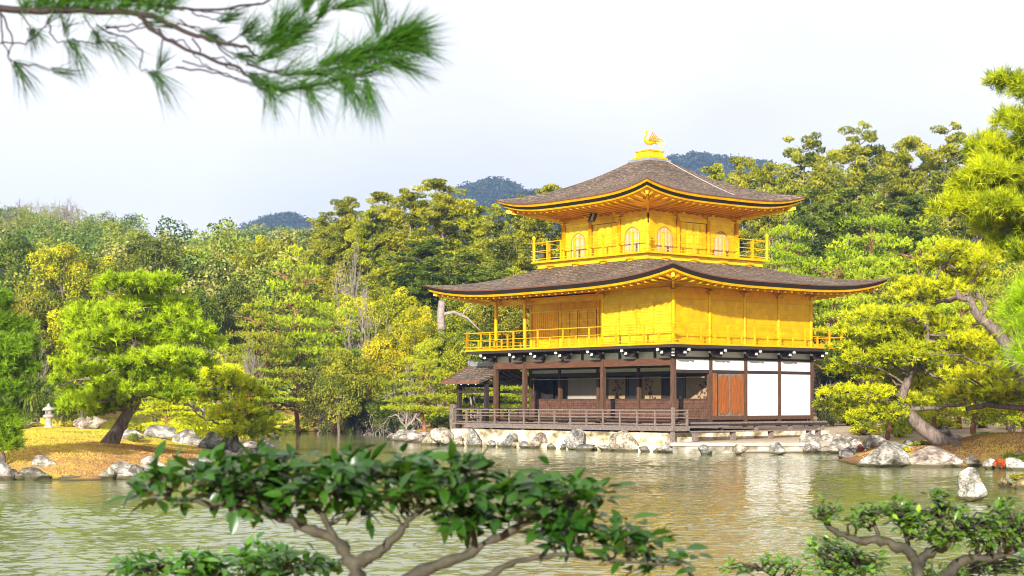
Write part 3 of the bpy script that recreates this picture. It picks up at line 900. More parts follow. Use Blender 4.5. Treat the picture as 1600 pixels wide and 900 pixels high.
def slatted(x0, y0, x1, y1, nrm, z0, z1, mat, gap=.115, name='shutter', label=None):
    """a boarded panel between two points, its battens on the side nrm"""
    g = MB(); th = .04; ax = 'x' if abs(nrm[0]) else 'y'
    if ax == 'x': g.box(x0 - th / 2, x0 + th / 2, y0, y1, z0, z1)
    else: g.box(x0, x1, y0 - th / 2, y0 + th / 2, z0, z1)
    o = part(name, g, mat, PAV, label)
    b_ = MB(); n = int((z1 - z0) / gap)
    for k in range(n + 1):
        z = z0 + (z1 - z0) * k / n
        if ax == 'x':
            X = x0 + nrm[0] * (th / 2); b_.box(min(X, X + nrm[0] * .018), max(X, X + nrm[0] * .018), y0, y1, z - .016, z + .016)
        else:
            Yv = y0 + nrm[1] * (th / 2); b_.box(x0, x1, min(Yv, Yv + nrm[1] * .018), max(Yv, Yv + nrm[1] * .018), z - .016, z + .016)
    part('battens', b_, mat, o)
    return o
for a, b in ((.09, 1.08), (1.16, 2.10), (2.18, 3.14), (3.22, 4.15)): slatted(0, a, 0, b, (-1, 0), 4.42, 6.10, 'gold_pale')
for y in (1.12, 2.14, 3.18): bx('mullion', 'gold', -.045, .045, y - .035, y + .035, 4.42, 6.10)
bx('wall', 'gold_pale', -.02, .02, .09, 4.15, 6.14, 6.80); bx('beam', 'gold', -.06, .06, .09, 4.15, 6.10, 6.14)
# recessed south wall of the aisle
def grid_panel(x, a, b, z0, z1, mat, n=12, m=14):
    o = bx('lattice_window', mat, x, x + .03, a, b, z0, z1)
    g = MB()
    for k in range(n + 1):
        y = a + (b - a) * k / n; g.box(x - .02, x, y - .012, y + .012, z0, z1)
    for k in range(m + 1):
        z = z0 + (z1 - z0) * k / m; g.box(x - .026, x - .002, a, b, z - .012, z + .012)
    part('lattice_bars', g, mat, o)
grid_panel(2.1, 9.6, 11.4, 4.45, 6.15, 'gold_bounce'); grid_panel(2.1, 4.34, 5.1, 4.45, 6.15, 'gold_pale', 6)
for a, b in ((6.96, 8.17), (8.22, 9.38)):
    d_ = bx('door', 'gold', 2.08, 2.12, a, b, 4.42, 6.15)
    g = MB()
    for z in (4.5, 5.1, 5.7, 6.08): g.box(2.055, 2.08, a, b, z - .03, z + .03)
    for y in (a + .03, b - .03, (a + b) / 2): g.box(2.05, 2.08, y - .03, y + .03, 4.42, 6.15)
    part('door_frame', g, 'gold_pale', d_)
bx('wall', 'gold_pale', 2.1, 2.14, 5.15, 6.77, 4.42, 6.15)
bx('wall', 'gold', 2.1, 2.14, 4.33, 11.5, 6.20, 6.80); bx('beam', 'gold_pale', 2.03, 2.15, 4.3, 11.5, 6.15, 6.20)
bx('wall', 'gold_pale', .02, 2.1, 4.22, 4.26, 4.42, 6.80)
bx('beam', 'gold_pale', .25, .38, 4.4, 11.4, 6.42, 6.56)
bx('aisle_ceiling', 'gold_bounce', .03, 2.08, 4.28, 11.54, 6.62, 6.66)
# east wall, four bays
for i, x in enumerate(XB[:-1]):
    o_ = bx('wall_panel', 'gold', x + .085, XB[i + 1] - .085, -.02, .02, 4.42, 6.24)
    g = MB()
    for k in range(1, 8):
        z = 4.42 + k * .2275; g.box(x + .085, XB[i + 1] - .085, -.024, -.02, z - .008, z + .008)
    part('board_seams', g, 'gold', o_)
    bx('wall', 'gold_bounce', x + .085, XB[i + 1] - .085, -.02, .02, 6.28, 6.82)  # wall top tinted with the orange reflected under the eave
    bx('beam', 'gold', x + .085, XB[i + 1] - .085, -.05, .03, 6.24, 6.28)
bx('wall', 'gold', 8.46, 8.5, .1, 11.46, 4.42, 6.82); bx('wall', 'gold', 2.2, 8.4, 11.52, 11.56, 4.42, 6.82)

# --- roofs
def ring(A, B, z, lift, N=25, cx=4.25, cy=5.78, pw=3.6):
    pts = []
    ts = np.linspace(-1, 1, N)
    cor = [(-1, -1, 1, 0), (1, -1, 0, 1), (1, 1, -1, 0), (-1, 1, 0, -1)]
    for (ux, uy, dx, dy) in cor:
        for t in ts[:-1]:
            s_ = (t + 1) / 2
            x = A * (ux + 2 * dx * s_); y = B * (uy + 2 * dy * s_)
            pts.append((cx + x, cy + y, z + lift * abs(t) ** pw))
    return pts
def loft(rings, closed_top=False):
    n = len(rings[0]); vs = [p for r in rings for p in r]; fs = []
    for j in range(len(rings) - 1):
        for i in range(n):
            i2 = (i + 1) % n
            fs.append((j * n + i, j * n + i2, (j + 1) * n + i2, (j + 1) * n + i))
    if closed_top: fs.append(tuple((len(rings) - 1) * n + i for i in range(n)))
    return MB().add(vs, fs)
def make_roof(name, A, B, a, b, ze, zt, lift, layers, wa, wb, zw, label):
    """layers: (name, material, thickness, inset at bottom) going down from the shingle surface"""
    rings = []
    for s_ in np.linspace(0, 1, 22):
        prof = 0.60 * s_ + 0.40 * s_ ** 2.1
        rings.append(ring(A + (a - A) * s_, B + (b - B) * s_, ze + (zt - ze) * prof, lift * (1 - s_) ** 2.2))
    roof = part(name, loft(rings), 'bark_roof', PAV, label)
    z = ze; ins = 0.0
    for (nm, mat, th, gap) in layers:
        r0 = ring(A - ins, B - ins, z, lift); r1 = ring(A - ins - gap, B - ins - gap, z - th, lift)
        r2 = ring(A - ins - gap - .30, B - ins - gap - .30, z - th, lift * .82)
        part(nm, loft([r0, r1, r2]), mat, roof)
        z -= th; ins += gap + .02
    # soffit from the last layer in to the wall head
    sr = []
    for s_ in np.linspace(0, 1, 8):
        sr.append(ring(A - ins + (wa - (A - ins)) * s_, B - ins + (wb - (B - ins)) * s_, z - .015 + (zw - z) * s_ ** .8 , lift * (1 - s_) ** 2))
    part('soffit', loft(sr), 'gold_bounce', roof)
    # rafters
    g = MB()
    for side in range(4):
        horiz = side in (0, 2); L = B if horiz else A; D = A if horiz else B; wd = wa if horiz else wb
        n = int(2 * L / .42)
        for k in range(1, n):
            t = -1 + 2 * k / n; q = t * (L - ins)
            s_in = wd if abs(q) < (wb if horiz else wa) else max(wd, D - ins - (L - ins - abs(q)))
            if D - ins - s_in < .3: continue
            lz = lift * abs(t) ** 3.6
            p0 = (D - ins - .10, z - .045 + lz * .93); p1 = (s_in, zw - .05 + lz * (0.0 if s_in == wd else .5))
            if s_in != wd: p1 = (s_in, z + (zw - z) * .3 - .05 + lz * .6)
            sg = -1 if side in (0, 1) else 1
            if horiz: g.bar((4.25 + sg * p0[0], 5.78 + q, p0[1]), (4.25 + sg * p1[0], 5.78 + q, p1[1]), .075, .08)
            else: g.bar((4.25 + q, 5.78 + sg * p0[0], p0[1]), (4.25 + q, 5.78 + sg * p1[0], p1[1]), .075, .08)
    part('rafters', g, 'gold', roof)
    return roof
r2 = make_roof('lower_roof', LV / 2 + 2.4, LU / 2 + 2.4, 3.45, 3.45, 6.93, 8.10, .50,
               [('eave_rim', 'rim_red', .05, .02), ('eave_band', 'eave_black', .15, .10), ('eave_fascia', 'gold', .10, .03)], LV / 2, LU / 2, 6.80, 'broad lower bark roof with upturned corners')
r3 = make_roof('upper_roof', 4.95, 4.95, .62, .62, 10.78, 12.84, .42,
               [('eave_rim', 'rim_red', .05, .02), ('eave_fascia', 'gold', .10, .05), ('eave_band', 'eave_black', .11, .12), ('eave_moulding', 'gold', .08, .03)], 2.75, 2.75, 10.28, 'upper pyramidal bark roof below the phoenix')
# corner bearer under each eave corner
for (roof, hx, hy, zz, wx, wy, wz) in ((r2, LV / 2 + 2.05, LU / 2 + 2.05, 6.98, LV / 2, LU / 2, 6.66), (r3, 4.6, 4.6, 10.66, 2.75, 2.75, 10.15)):
    for sx_ in (-1, 1):
        for sy_ in (-1, 1):
            g = MB().bar((4.25 + sx_ * hx, 5.78 + sy_ * hy, zz), (4.25 + sx_ * wx, 5.78 + sy_ * wy, wz), .10, .13)
            part('hip_rafter', g, 'gold', roof)
# bracket blocks at the column heads
def goldblock(x, y, z):
    g = MB().box(x - .10, x + .10, y - .10, y + .10, z - .14, z - .06).box(x - .17, x + .17, y - .17, y + .17, z - .06, z + .02).box(x - .09, x + .09, y - .34, y + .34, z + .02, z + .10).box(x - .34, x + .34, y - .09, y + .09, z + .021, z + .098)
    part('bracket', g, 'gold')
for y in YF: goldblock(0, y, 6.58)
for x in XB[1:]: goldblock(x, 0, 6.58)

# --- third storey
CX, CY, H3 = 4.25, 5.78, 2.75
def b3(name, mat, x0, x1, y0, y1, z0, z1, **k): return bx(name, mat, CX + x0, CX + x1, CY + y0, CY + y1, z0, z1, **k)
b3('upper_balcony_base', 'gold_pale', -3.58, 3.58, -3.58, 3.58, 7.85, 8.27, label='gold skirting under the upper balcony')
b3('upper_balcony_floor', 'gold', -3.80, 3.80, -3.80, 3.80, 8.27, 8.36)
b3('skirting_moulding', 'gold', -3.62, 3.62, -3.62, 3.62, 8.03, 8.06)
for q in (-2.6, -.9, .9, 2.6):
    for (x0, y0) in ((-3.62, q), (q, -3.62)):
        g = MB().box(CX + x0 - .18, CX + x0 + .18, CY + y0 - .18, CY + y0 + .18, 8.08, 8.17).box(CX + x0 - .10, CX + x0 + .10, CY + y0 - .10, CY + y0 + .10, 7.98, 8.08)
        part('bracket', g, 'gold')
e = 3.70
P3 = [(CX - e, CY + e), (CX - e, CY - e), (CX + e, CY - e), (CX + e, CY + e), (CX - e, CY + e)]
fence(P3, 8.36, 9.20, (8.46, 8.82, 9.20), .93, .065, 'gold', 'upper_balcony_railing', .04, .045, over=.16)
for x_, y_ in P3[:4]:
    part('corner_post', MB().lathe([(.07, 8.36), (.07, 9.36), (.10, 9.40), (.08, 9.46), (.02, 9.54)], 10, (x_, y_, 0)), 'gold_pale', smooth=True)
bay = [-2.75, -.93, .93, 2.75]
for q in bay:
    for (x_, y_) in ((-H3, q), (q, -H3), (H3, q), (q, H3)):
        if abs(q) == 2.75 and (x_, y_) in ((q, -H3), (q, H3)): continue
        part('column', MB().lathe([(.095, 8.36), (.095, 10.1), (.11, 10.1), (.11, 10.16), (.095, 10.16), (.095, 10.4)], 12, (CX + x_, CY + y_, 0)), 'gold', smooth=True)
        goldblock(CX + x_, CY + y_, 10.14)
def face3(ax, sgn):
    """one wall of the top storey"""
    def bb(name, mat, a, b, d0, d1, z0, z1, parent=PAV):
        lo, hi = sorted((sgn * (H3 + d0), sgn * (H3 + d1)))
        if ax == 'x': return bx(name, mat, CX + lo, CX + hi, CY + a, CY + b, z0, z1, parent=parent)
        return bx(name, mat, CX + a, CX + b, CY + lo, CY + hi, z0, z1, parent=parent)
    m_w = 'gold_pale' if ax == 'x' else 'gold'  # south wall painted in the glare-lightened gold, east wall in the deeper one
    for i in (0, 2):
        a, b = bay[i] + .1, bay[i + 1] - .1
        w = bb('wall_panel', m_w, a, b, -.06, -.02, 8.36, 9.98)
        # bell-shaped window
        c = (a + b) / 2 + (.08 if i == 0 else -.08)
        def outline(hw, z0, z1):
            pts = [(c - hw * 1.04, z0), (c + hw * 1.04, z0), (c + hw, z1 - .42)]
            for k in range(1, 12):
                t = math.pi * k / 12
                r = math.sin(t)
                pts.append((c + hw * math.cos(t), z1 - .42 + .36 * r + .03 * max(0, 1 - abs(k - 6) / 1.5)))
            pts.append((c - hw, z1 - .42)); return pts
        def pr(name, mat, pts, d0, d1, parent):
            if ax == 'x':
                lo, hi = sorted((CX + sgn * (H3 + d0), CX + sgn * (H3 + d1)))
                return part(name, MB().prism([(CY + p, z) for p, z in pts], 'x', lo, hi), mat, parent)
            lo, hi = sorted((CY + sgn * (H3 + d0), CY + sgn * (H3 + d1)))
            return part(name, MB().prism([(CX + p, z) for p, z in pts], 'y', lo, hi), mat, parent)
        win = pr('window', 'pane', outline(.41, 8.50, 9.56), -.02, -.012, PAV)
        g = MB()
        o_out = outline(.45, 8.49, 9.61)
        for k in range(1, len(o_out)):
            p0, p1 = o_out[k], o_out[(k + 1) % len(o_out)]
            d = sgn * (H3 + .0)
            if k == len(o_out) - 1: p1 = o_out[0]
            if ax == 'x': g.bar((CX + d, CY + p0[0], p0[1]), (CX + d, CY + p1[0], p1[1]), .035, .04)
            else: g.bar((CX + p0[0], CY + d, p0[1]), (CX + p1[0], CY + d, p1[1]), .035, .04)
        part('frame', g, 'pane_lattice', win)
        g = MB()
        for k in range(-4, 5):
            q = c + k * .085; zt = 9.16 + .34 * math.sqrt(max(0, 1 - (k * .085 / .42) ** 2))
            lo, hi = sorted((sgn * (H3 - .012), sgn * (H3 + .004)))
            if ax == 'x': g.box(CX + lo, CX + hi, CY + q - .011, CY + q + .011, 8.5, zt)
            else: g.box(CX + q - .011, CX + q + .011, CY + lo, CY + hi, 8.5, zt)
        part('lattice', g, 'pane_lattice', win)
    # centre doors: four leaves
    for k in range(4):
        a = -.83 + k * .415; b = a + .40
        dd = bb('door', 'gold_pale' if k in (1, 2) else m_w, a, b, -.06, -.02, 8.40, 9.84)
        for (z0, z1) in ((8.46, 8.86), (8.92, 9.12), (9.18, 9.78)):
            bb('door_panel', 'gold' if k in (0, 3) else 'gold_pale', a + .05, b - .05, -.02, -.005, z0, z1, dd)
    bb('beam', 'gold', -.83, .83, -.06, .02, 9.86, 9.98)
    for i in range(3):
        a, b = bay[i] + .1, bay[i + 1] - .1
        bb('beam', 'gold', a, b, -.05, .03, 9.98, 10.06)
        bb('wall', 'gold_bounce', a, b, -.06, -.02, 10.06, 10.42)  # wall head coloured with the eave's reflected orange
face3('x', -1); face3('y', -1); face3('x', 1); face3('y', 1)
# name board under the south eave: dark frame, pale field
pb = empty('name_board'); pb.parent = PAV; pb.location = (CX - 3.35, CY + .05, 10.2); pb.rotation_euler = (0, math.radians(24), 0)
part('board_field', MB().box(-.02, .01, -.10, .10, -.28, .28), 'pane', pb)
part('board_frame', MB().box(-.05, .02, -.20, -.10, -.36, .36).box(-.05, .02, .10, .20, -.36, .36).box(-.05, .02, -.10, .10, -.36, -.28).box(-.05, .02, -.10, .10, .28, .36), 'lacquer', pb)

# --- roof crown and phoenix
b3('roof_cap', 'ridge_grey', -.68, .68, -.68, .68, 12.74, 12.90)
b3('finial_base', 'gold', -.57, .57, -.57, .57, 12.90, 12.99)
b3('finial_box', 'gold_pale', -.44, .44, -.44, .44, 12.99, 13.25)
b3('finial_lid', 'gold', -.48, .48, -.48, .48, 13.25, 13.31)
b3('finial_plinth', 'gold', -.22, .22, -.22, .22, 13.31, 13.37)
def phoenix():
    ph = empty('phoenix'); ph.parent = PAV; ph.location = (CX, CY, 13.37); ph.rotation_euler = (0, 0, -TH); ph.scale = (.82, .82, .74)
    ph['label'] = 'gilded phoenix with raised wings on the roof top'
    # in world axes: faces left (-X)
    b_ = NB()
    b_.tube([(0.36, 0, .52), (.22, 0, .47), (.05, 0, .42), (-.12, 0, .45), (-.24, 0, .58), (-.25, 0, .76), (-.20, 0, .90), (-.13, 0, 1.02), (-.17, 0, 1.10), (-.24, 0, 1.09)],
            [.03, .10, .135, .125, .10, .065, .045, .045, .055, .03], 10)
    o = obj('body', b_.mesh('body', M['gold'], True), ph)
    g = MB().bar((-.22, 0, 1.09), (-.33, 0, 1.05), .03, .03)
    part('beak', g, 'gold', ph)
    cr_ = MB()
    for k in range(3): cr_.bar((-.17 + .03 * k, 0, 1.13), (-.17 + .07 * k, .0, 1.25 - .02 * k), .014, .03)
    part('crest', cr_, 'gold', ph)
    for s_ in (-1, 1):
        w = MB()
        for k in range(8):
            a = math.radians(62 - 9 * k); L = .62 - .03 * k
            p0 = Vector((-.08 + .045 * k, s_ * .10, .50)); p1 = p0 + Vector((math.cos(a) * L * .8, s_ * .22, math.sin(a) * L))
            w.bar(p0, p1, .07, .012)
        part('wing', w, 'gold_bounce' if s_ < 0 else 'gold', ph)
    t = MB()
    for k in range(9):
        a = math.radians(48 - 11 * k); L = .62
        p0 = Vector((.24, (k % 3 - 1) * .05, .48)); p1 = p0 + Vector((math.cos(a) * L * .55, (k % 3 - 1) * .09, math.sin(a) * L * .5)); p2 = p1 + Vector((L * .42, 0, -.10))
        t.bar(p0, p1, .04, .02); t.bar(p1, p2, .045, .02)
    part('tail', t, 'gold', ph)
    for s_ in (-1, 1):
        part('leg', MB().tube([(0.02, s_ * .06, .38), (-.03, s_ * .06, .20), (0.0, s_ * .06, .02), (-.07, s_ * .06, .0)], [.035, .02, .018, .015], 6), 'gold', ph)
phoenix()
# lightning cable over the upper roof
def cable():
    def surf(s_, t):   # east slope of the upper roof
        q = 4.95 + (.62 - 4.95) * s_; prof = 0.60 * s_ + 0.40 * s_ ** 2.1
        z = 10.78 + 2.06 * prof + .42 * (1 - s_) ** 2.2 * abs(t) ** 3.6
        return (CX + q * t, CY - q, z + .035)
    pts = [surf(s_, .62 - .50 * (1 - s_)) for s_ in np.linspace(.12, 1, 16)]
    part('lightning_cable', MB().tube(pts, .017, 5), 'cable', PAV, 'pale cable lying down the upper roof')
cable()

# --- stone terrace the pavilion stands on
TR = empty('stone_terrace', (C0[0], C0[1], 0), TH); tag(TR, 'pale stone footing of the pavilion along the waterline', 'terrace')
g = MB().box(-1.45, 8.9, -0.75, 13.1, -.5, .76)
M['plaster_wall'] = mat_noise('stained_cream_footing', (0.15, 0.11, 0.045), (0.48, 0.40, 0.26), 1.3, 0.9, stretch=(1, 1, 1.6), bstr=0.6, c3=(0.72, 0.68, 0.58), detail=9)
M['slab'] = mat_noise('pale_stone_slab', (0.30, 0.25, 0.18), (0.60, 0.55, 0.46), 1.6, 0.9, bstr=0.3, bdist=0.03, detail=7)
M['slab_dark'] = mat_noise('mossy_kerb_stone', (0.09, 0.085, 0.04), (0.24, 0.21, 0.16), 2.4, 0.9, bstr=0.5, c3=(0.42, 0.38, 0.33))
o = g.build('footing_wall', M['plaster_wall'], TR)
g = MB().box(-1.80, -1.452, -1.7, 13.0, -.5, .22)
g.build('footing_ledge', M['plaster_wall'], TR)
# ledge towards the east, laid square to the viewer's side of the pond
TE = empty('stone_ledge', (6.2, 64.9, 0), math.radians(3)); tag(TE, 'low pale stone ledge in front of the white panels', 'ledge')
MB().box(0, 5.7, .1, 4.4, .27, .40).build('slab', M['slab'], TE)
for k in range(4):
    MB().box(.1 + k * 1.42, 1.44 + k * 1.42, .16, .6, -.4, .268).build('kerb_stone', M['slab_dark'], TE)
# ------------------------------------------------------------------ shore stones
G1 = 'stones edging the island'
pale = (1.25, 1.22, 1.15); warm = (1.15, .98, .82); grey = (.85, .87, .88); dark = (.5, .5, .5)
rock(185, 752, 84, 36, 43.2, 'broad pale boulder at the water below the leaning island pine', G1, pale, 0)
rock(75, 738, 46, 34, 45, 'upright pale split boulder on the moss left of the broad one', G1, pale, 1)
rock(8, 748, 40, 38, 43, 'pale square boulder at the left end of the island shore', G1, pale, 2)
rock(46, 753, 44, 14, 42.9, 'flat grey shore stone left of the upright split boulder', G1, warm, 3)
rock(112, 754, 66, 15, 42.8, 'long flat shore stone under the upright split boulder', G1, warm, 4)
rock(219, 752, 24, 20, 43.6, 'small dark stone right of the broad pale boulder', G1, dark, 5)
rock(244, 742, 46, 34, 45.8, 'rounded pale boulder behind the left leaves of the glossy bush', G1, pale, 6)
rock(292, 728, 36, 20, 52, 'grey stone on the island shore behind the glossy bush', G1, grey, 7)
rock(330, 722, 34, 18, 55, 'flat pale stone on the island shore right of the grey one', G1, pale, 8)
rock(135, 674, 64, 30, 66, 'big brownish boulder behind the island lawn beside the lantern', G1, warm, 9)
rock(30, 668, 60, 12, 66, 'low flat stone on the lawn left of the lantern', G1, warm, 3)
rock(242, 690, 66, 30, 64, 'pale cracked boulder right of the leaning island pine', G1, pale, 10)
rock(292, 698, 56, 32, 63, 'white sloping boulder between two island boulders', G1, pale, 11)
rock(332, 704, 60, 34, 62.5, 'dark grey boulder under the small island pine', G1, (.6, .62, .64), 0)
rock(372, 712, 44, 36, 62, 'bluish grey boulder at the right tip of the island', G1, (.62, .68, .72), 2)
rock(205, 684, 40, 16, 60, 'small pale stone behind the trunk of the leaning island pine', G1, pale, 5)
rock(422, 707, 28, 24, 66.5, 'white stone standing alone in the water right of the island', None, pale, 1)
rock(430, 684, 22, 9, 90, 'low black stone in the channel behind the island', None, dark, 8)
rock(1523, 784, 52, 60, 33.4, 'tall pale standing stone rising from the pond at right', None, (1.2, 1.2, 1.15), 6, tilt=.05, depth=.55)
# promontory at right
G2 = 'boulders of the right promontory'
rock(1385, 732, 92, 50, 51.2, 'broad pale sloping boulder at the left of the promontory', G2, pale, 10, depth=2.0)
rock(1462, 733, 118, 44, 51.0, 'wide brownish boulder below the leaning trunk', G2, (1.1, .95, .85), 4, depth=1.8)
rock(1500, 716, 60, 26, 55, 'brown boulder at the right of the wide brownish one', G2, (1.0, .8, .65), 8)
rock(1320, 700, 40, 24, 66, 'pale boulder behind the pinkish one', G2, pale, 3)
rock(1292, 700, 34, 26, 67, 'white boulder at the end of the plank deck', G2, pale, 11)
rock(1408, 712, 60, 28, 56, 'grey boulder between the broad pale one and the leaning trunk', G2, grey, 7)
rock(1433, 704, 46, 22, 58, 'bluish stone behind the leaning trunk', G2, (.8, .85, .9), 3)
rock(1362, 706, 44, 30, 62, 'pale boulder behind the broad sloping one', G2, pale, 9)
rock(1268, 707, 40, 34, 65.3, 'rounded pale boulder at the right end of the stone ledge', G2, pale, 6)
rock(1306, 709, 54, 26, 64.6, 'pinkish pale boulder right of the stone ledge', G2, (1.2, 1.08, 1.0), 0)
rock(1338, 706, 26, 24, 63.5, 'small white stone beside the red shrub', G2, pale, 5)
rock(1502, 699, 34, 24, 60, 'blue grey stone on the brown mound', G2, (.75, .82, .88), 1)
rock(1475, 686, 40, 22, 66, 'dark stone behind the leaning trunk on the path side', G2, (.65, .66, .7), 2)
rock(1545, 735, 30, 22, 49.5, 'white quartz stone left of the rust coloured shrub', G2, (1.7, 1.7, 1.7), 9)
rock(1590, 734, 36, 22, 48.5, 'white quartz stone right of the rust coloured shrub', G2, (1.7, 1.7, 1.7), 7)
rock(1572, 762, 26, 18, 39, 'mossy brown stone at the right edge of the pond', None, (.8, .65, .3), 3)
rock(1598, 766, 34, 24, 38.2, 'mossy yellow boulder cut by the right edge', None, (.9, .75, .3), 8)
rock(1594, 718, 30, 18, 52, 'pale boulder on the right bank above the quartz stones', G2, pale, 4)
# ledge stones standing in the water
G3 = 'stones standing along the pavilion footing'
for (px, w, h, lab, col, v) in ((1104, 28, 20, 'first grey stone at the foot of the pale ledge, nearest the fence end', grey, 1), (1153, 30, 20, 'second stone at the foot of the pale ledge, below the doors', warm, 9), (1217, 30, 22, 'third stone at the foot of the pale ledge, below the white panels', grey, 6)):
    rock(px, 711, w, h, 62.8, lab, G3, col, v)
for (u, w, h, lab, col, v) in ((-1.5, .62, .42, 'cream block under the corner of the veranda', pale, 2), (.9, 1.25, .78, 'broad cream boulder below the right part of the veranda fence', (1.2, 1.05, .85), 0),
                              (3.9, .75, .78, 'upright grey stone below the middle of the veranda fence', (.8, .78, .78), 6), (6.4, .62, .60, 'rough buff stone below the veranda, left of the upright grey one', warm, 9),
                              (8.4, .5, .6, 'narrow grey stone below the veranda under the brown posts', grey, 1), (10.8, .8, .78, 'leaning grey stone below the left part of the veranda', (.8, .8, .8), 11), (12.0, .8, .45, 'buff stone beside the leaning grey stone', warm, 4),
                              (13.1, 1.1, .72, 'pale boulder under the fishing porch', (1.2, 1.1, .95), 10), (14.2, .6, .55, 'mossy stone under the outer porch post', (1., .9, .6), 5)):
    p = loc2w(-1.85, u)
    o = obj('rock', ROCKS[v]); o.location = (p[0], p[1], h * .36); o.scale = (w * .68, .45, h * .80); o.rotation_euler = (0, 0, TH + math.pi / 2 + rr.uniform(-.3, .3)); o.color = (*col, 1)
    tag(o, lab, 'rock', G3)
p = loc2w(-2.5, 2.7); o = obj('rock', ROCKS[8]); o.location = (p[0], p[1], .05); o.scale = (.5, .4, .24); o.color = (.6, .6, .6, 1); tag(o, 'low dark stone in the water in front of the veranda', 'rock', G3)
G4 = 'stones on the bank left of the porch'
for (px, py, w, h, Y, lab, col, v) in ((640, 688, 44, 20, 86, 'white and grey boulder left of the two pine trunks', pale, 3), (672, 688, 36, 16, 84.5, 'grey boulder at the foot of the porch pine', grey, 7), (705, 694, 40, 14, 80, 'greenish flat boulder at the water left of the porch', (.85, 1.0, .85), 4),
                                       (690, 684, 34, 14, 83, 'tan boulder behind the greenish flat one', warm, 0), (613, 686, 22, 5, 88, 'thin flat stone at the tip of the bank', grey, 8),
                                       (512, 675, 26, 12, 111, 'white stone beside the red shrub on the far bank', pale, 5), (474, 674, 22, 9, 112.5, 'buff stone on the far bank left of the red shrub', warm, 9), (444, 674, 30, 8, 112.5, 'long buff stone on the far bank near the island', warm, 10), (555, 676, 24, 7, 110, 'low stone on the far bank right of the red shrub', grey, 2)):
    rock(px, py, w, h, Y, lab, G4, col, v)

def row(pts, label, group, w=(.35, .9), h=(.2, .42)):
    for (X, Y) in pts:
        o = obj('rock', ROCKS[rr.randrange(len(ROCKS))]); a = rr.uniform(*w); b = rr.uniform(*h); g_ = rr.uniform(.55, 1.25)
        o.location = (X, Y, b * .25); o.scale = (a * .6, a * .45, b * .75); o.rotation_euler = (rr.uniform(-.1, .1), rr.uniform(-.1, .1), rr.uniform(0, 6.28))
        o.color = (g_, g_ * rr.uniform(.9, 1), g_ * rr.uniform(.8, 1), 1); tag(o, label, 'rock', group)
def along(poly, step, y_ok):
    out_ = []; acc = 0
    for a, b in zip(poly[:-1], poly[1:]):
        L = math.dist(a, b); k = 0
        while acc < L:
            t = acc / L; p = (a[0] + (b[0] - a[0]) * t + rr.uniform(-.12, .12), a[1] + (b[1] - a[1]) * t + rr.uniform(-.12, .12))
            if y_ok(p): out_.append(p)
            acc += step * rr.uniform(.6, 1.5)
        acc -= L
    return out_
row(along(ISLAND[1:11], 1.15, lambda p: -15 < p[0] and p[1] < 75), 'small low stone in the edging of the island shore', 'small stones lining the island')
row(along(MAIN[3:10], 1.3, lambda p: True), 'small stone lining the far bank at the water', 'small stones lining the far bank', (.4, 1.2), (.25, .5))
row(along(MAIN[12:20], .8, lambda p: p[0] > 11.5), 'small stone between the boulders of the right bank', 'small stones lining the right bank')
row(along([tuple(loc2w(-1.95, 13.6)), tuple(loc2w(-1.95, -1.6))], .9, lambda p: True) , 'small stone along the foot of the pavilion footing', 'small stones along the pavilion footing', (.25, .6), (.15, .35))
# ------------------------------------------------------------------ vegetation builders
def perp(n, rg):
    a = np.cross(n, rg.normal(size=n.shape)); return unit(a)

def leaf_quads(nb, P, Nrm, L, Wd, rg, tint):
    """diamond leaves centred at P"""
    n = len(P); a = perp(Nrm, rg); b = np.cross(Nrm, a)
    l = (L * rg.uniform(.7, 1.3, n))[:, None]; w = (Wd * rg.uniform(.7, 1.3, n))[:, None]
    V = np.stack([P - a * l / 2, P + b * w / 2, P + a * l / 2, P - b * w / 2], 1).reshape(-1, 3)
    q = np.arange(n * 4).reshape(n, 4)
    nb.add(V, q, None, np.repeat(tint, 4))

def clump(nb, c, rad, n, L, Wd, rg, base, flat=.75, up=.35, spread=.28):
    d = unit(rg.normal(size=(n, 3)) + [0, 0, up]); 
    r = rg.uniform(.55, 1.08, n)[:, None] ** .6
    # lumpy outline
    r = r * (0.78 + 0.5 * vnoise(d * 2.2 + c, 3))[:, None]
    P = c + d * r * np.array([rad, rad, rad * flat])
    Nn = unit(d * .5 + rg.normal(size=(n, 3)) * .6 + [0, 0, .45])
    t = np.clip(base + rg.normal(size=n) * spread * .5 + .10, 0, 1)
    leaf_quads(nb, P, Nn, L, Wd, rg, t)

def limb_pts(p0, p1, rg, n=6, wig=.08):
    p0 = np.array(p0, float); p1 = np.array(p1, float); L = np.linalg.norm(p1 - p0)
    t = np.linspace(0, 1, n)[:, None]
    P = p0 + (p1 - p0) * t
    P += rg.normal(size=(n, 3)) * wig * L * np.sin(np.pi * t)
    P[:, 2] += np.sin(np.pi * t[:, 0]) * L * .06
    return P

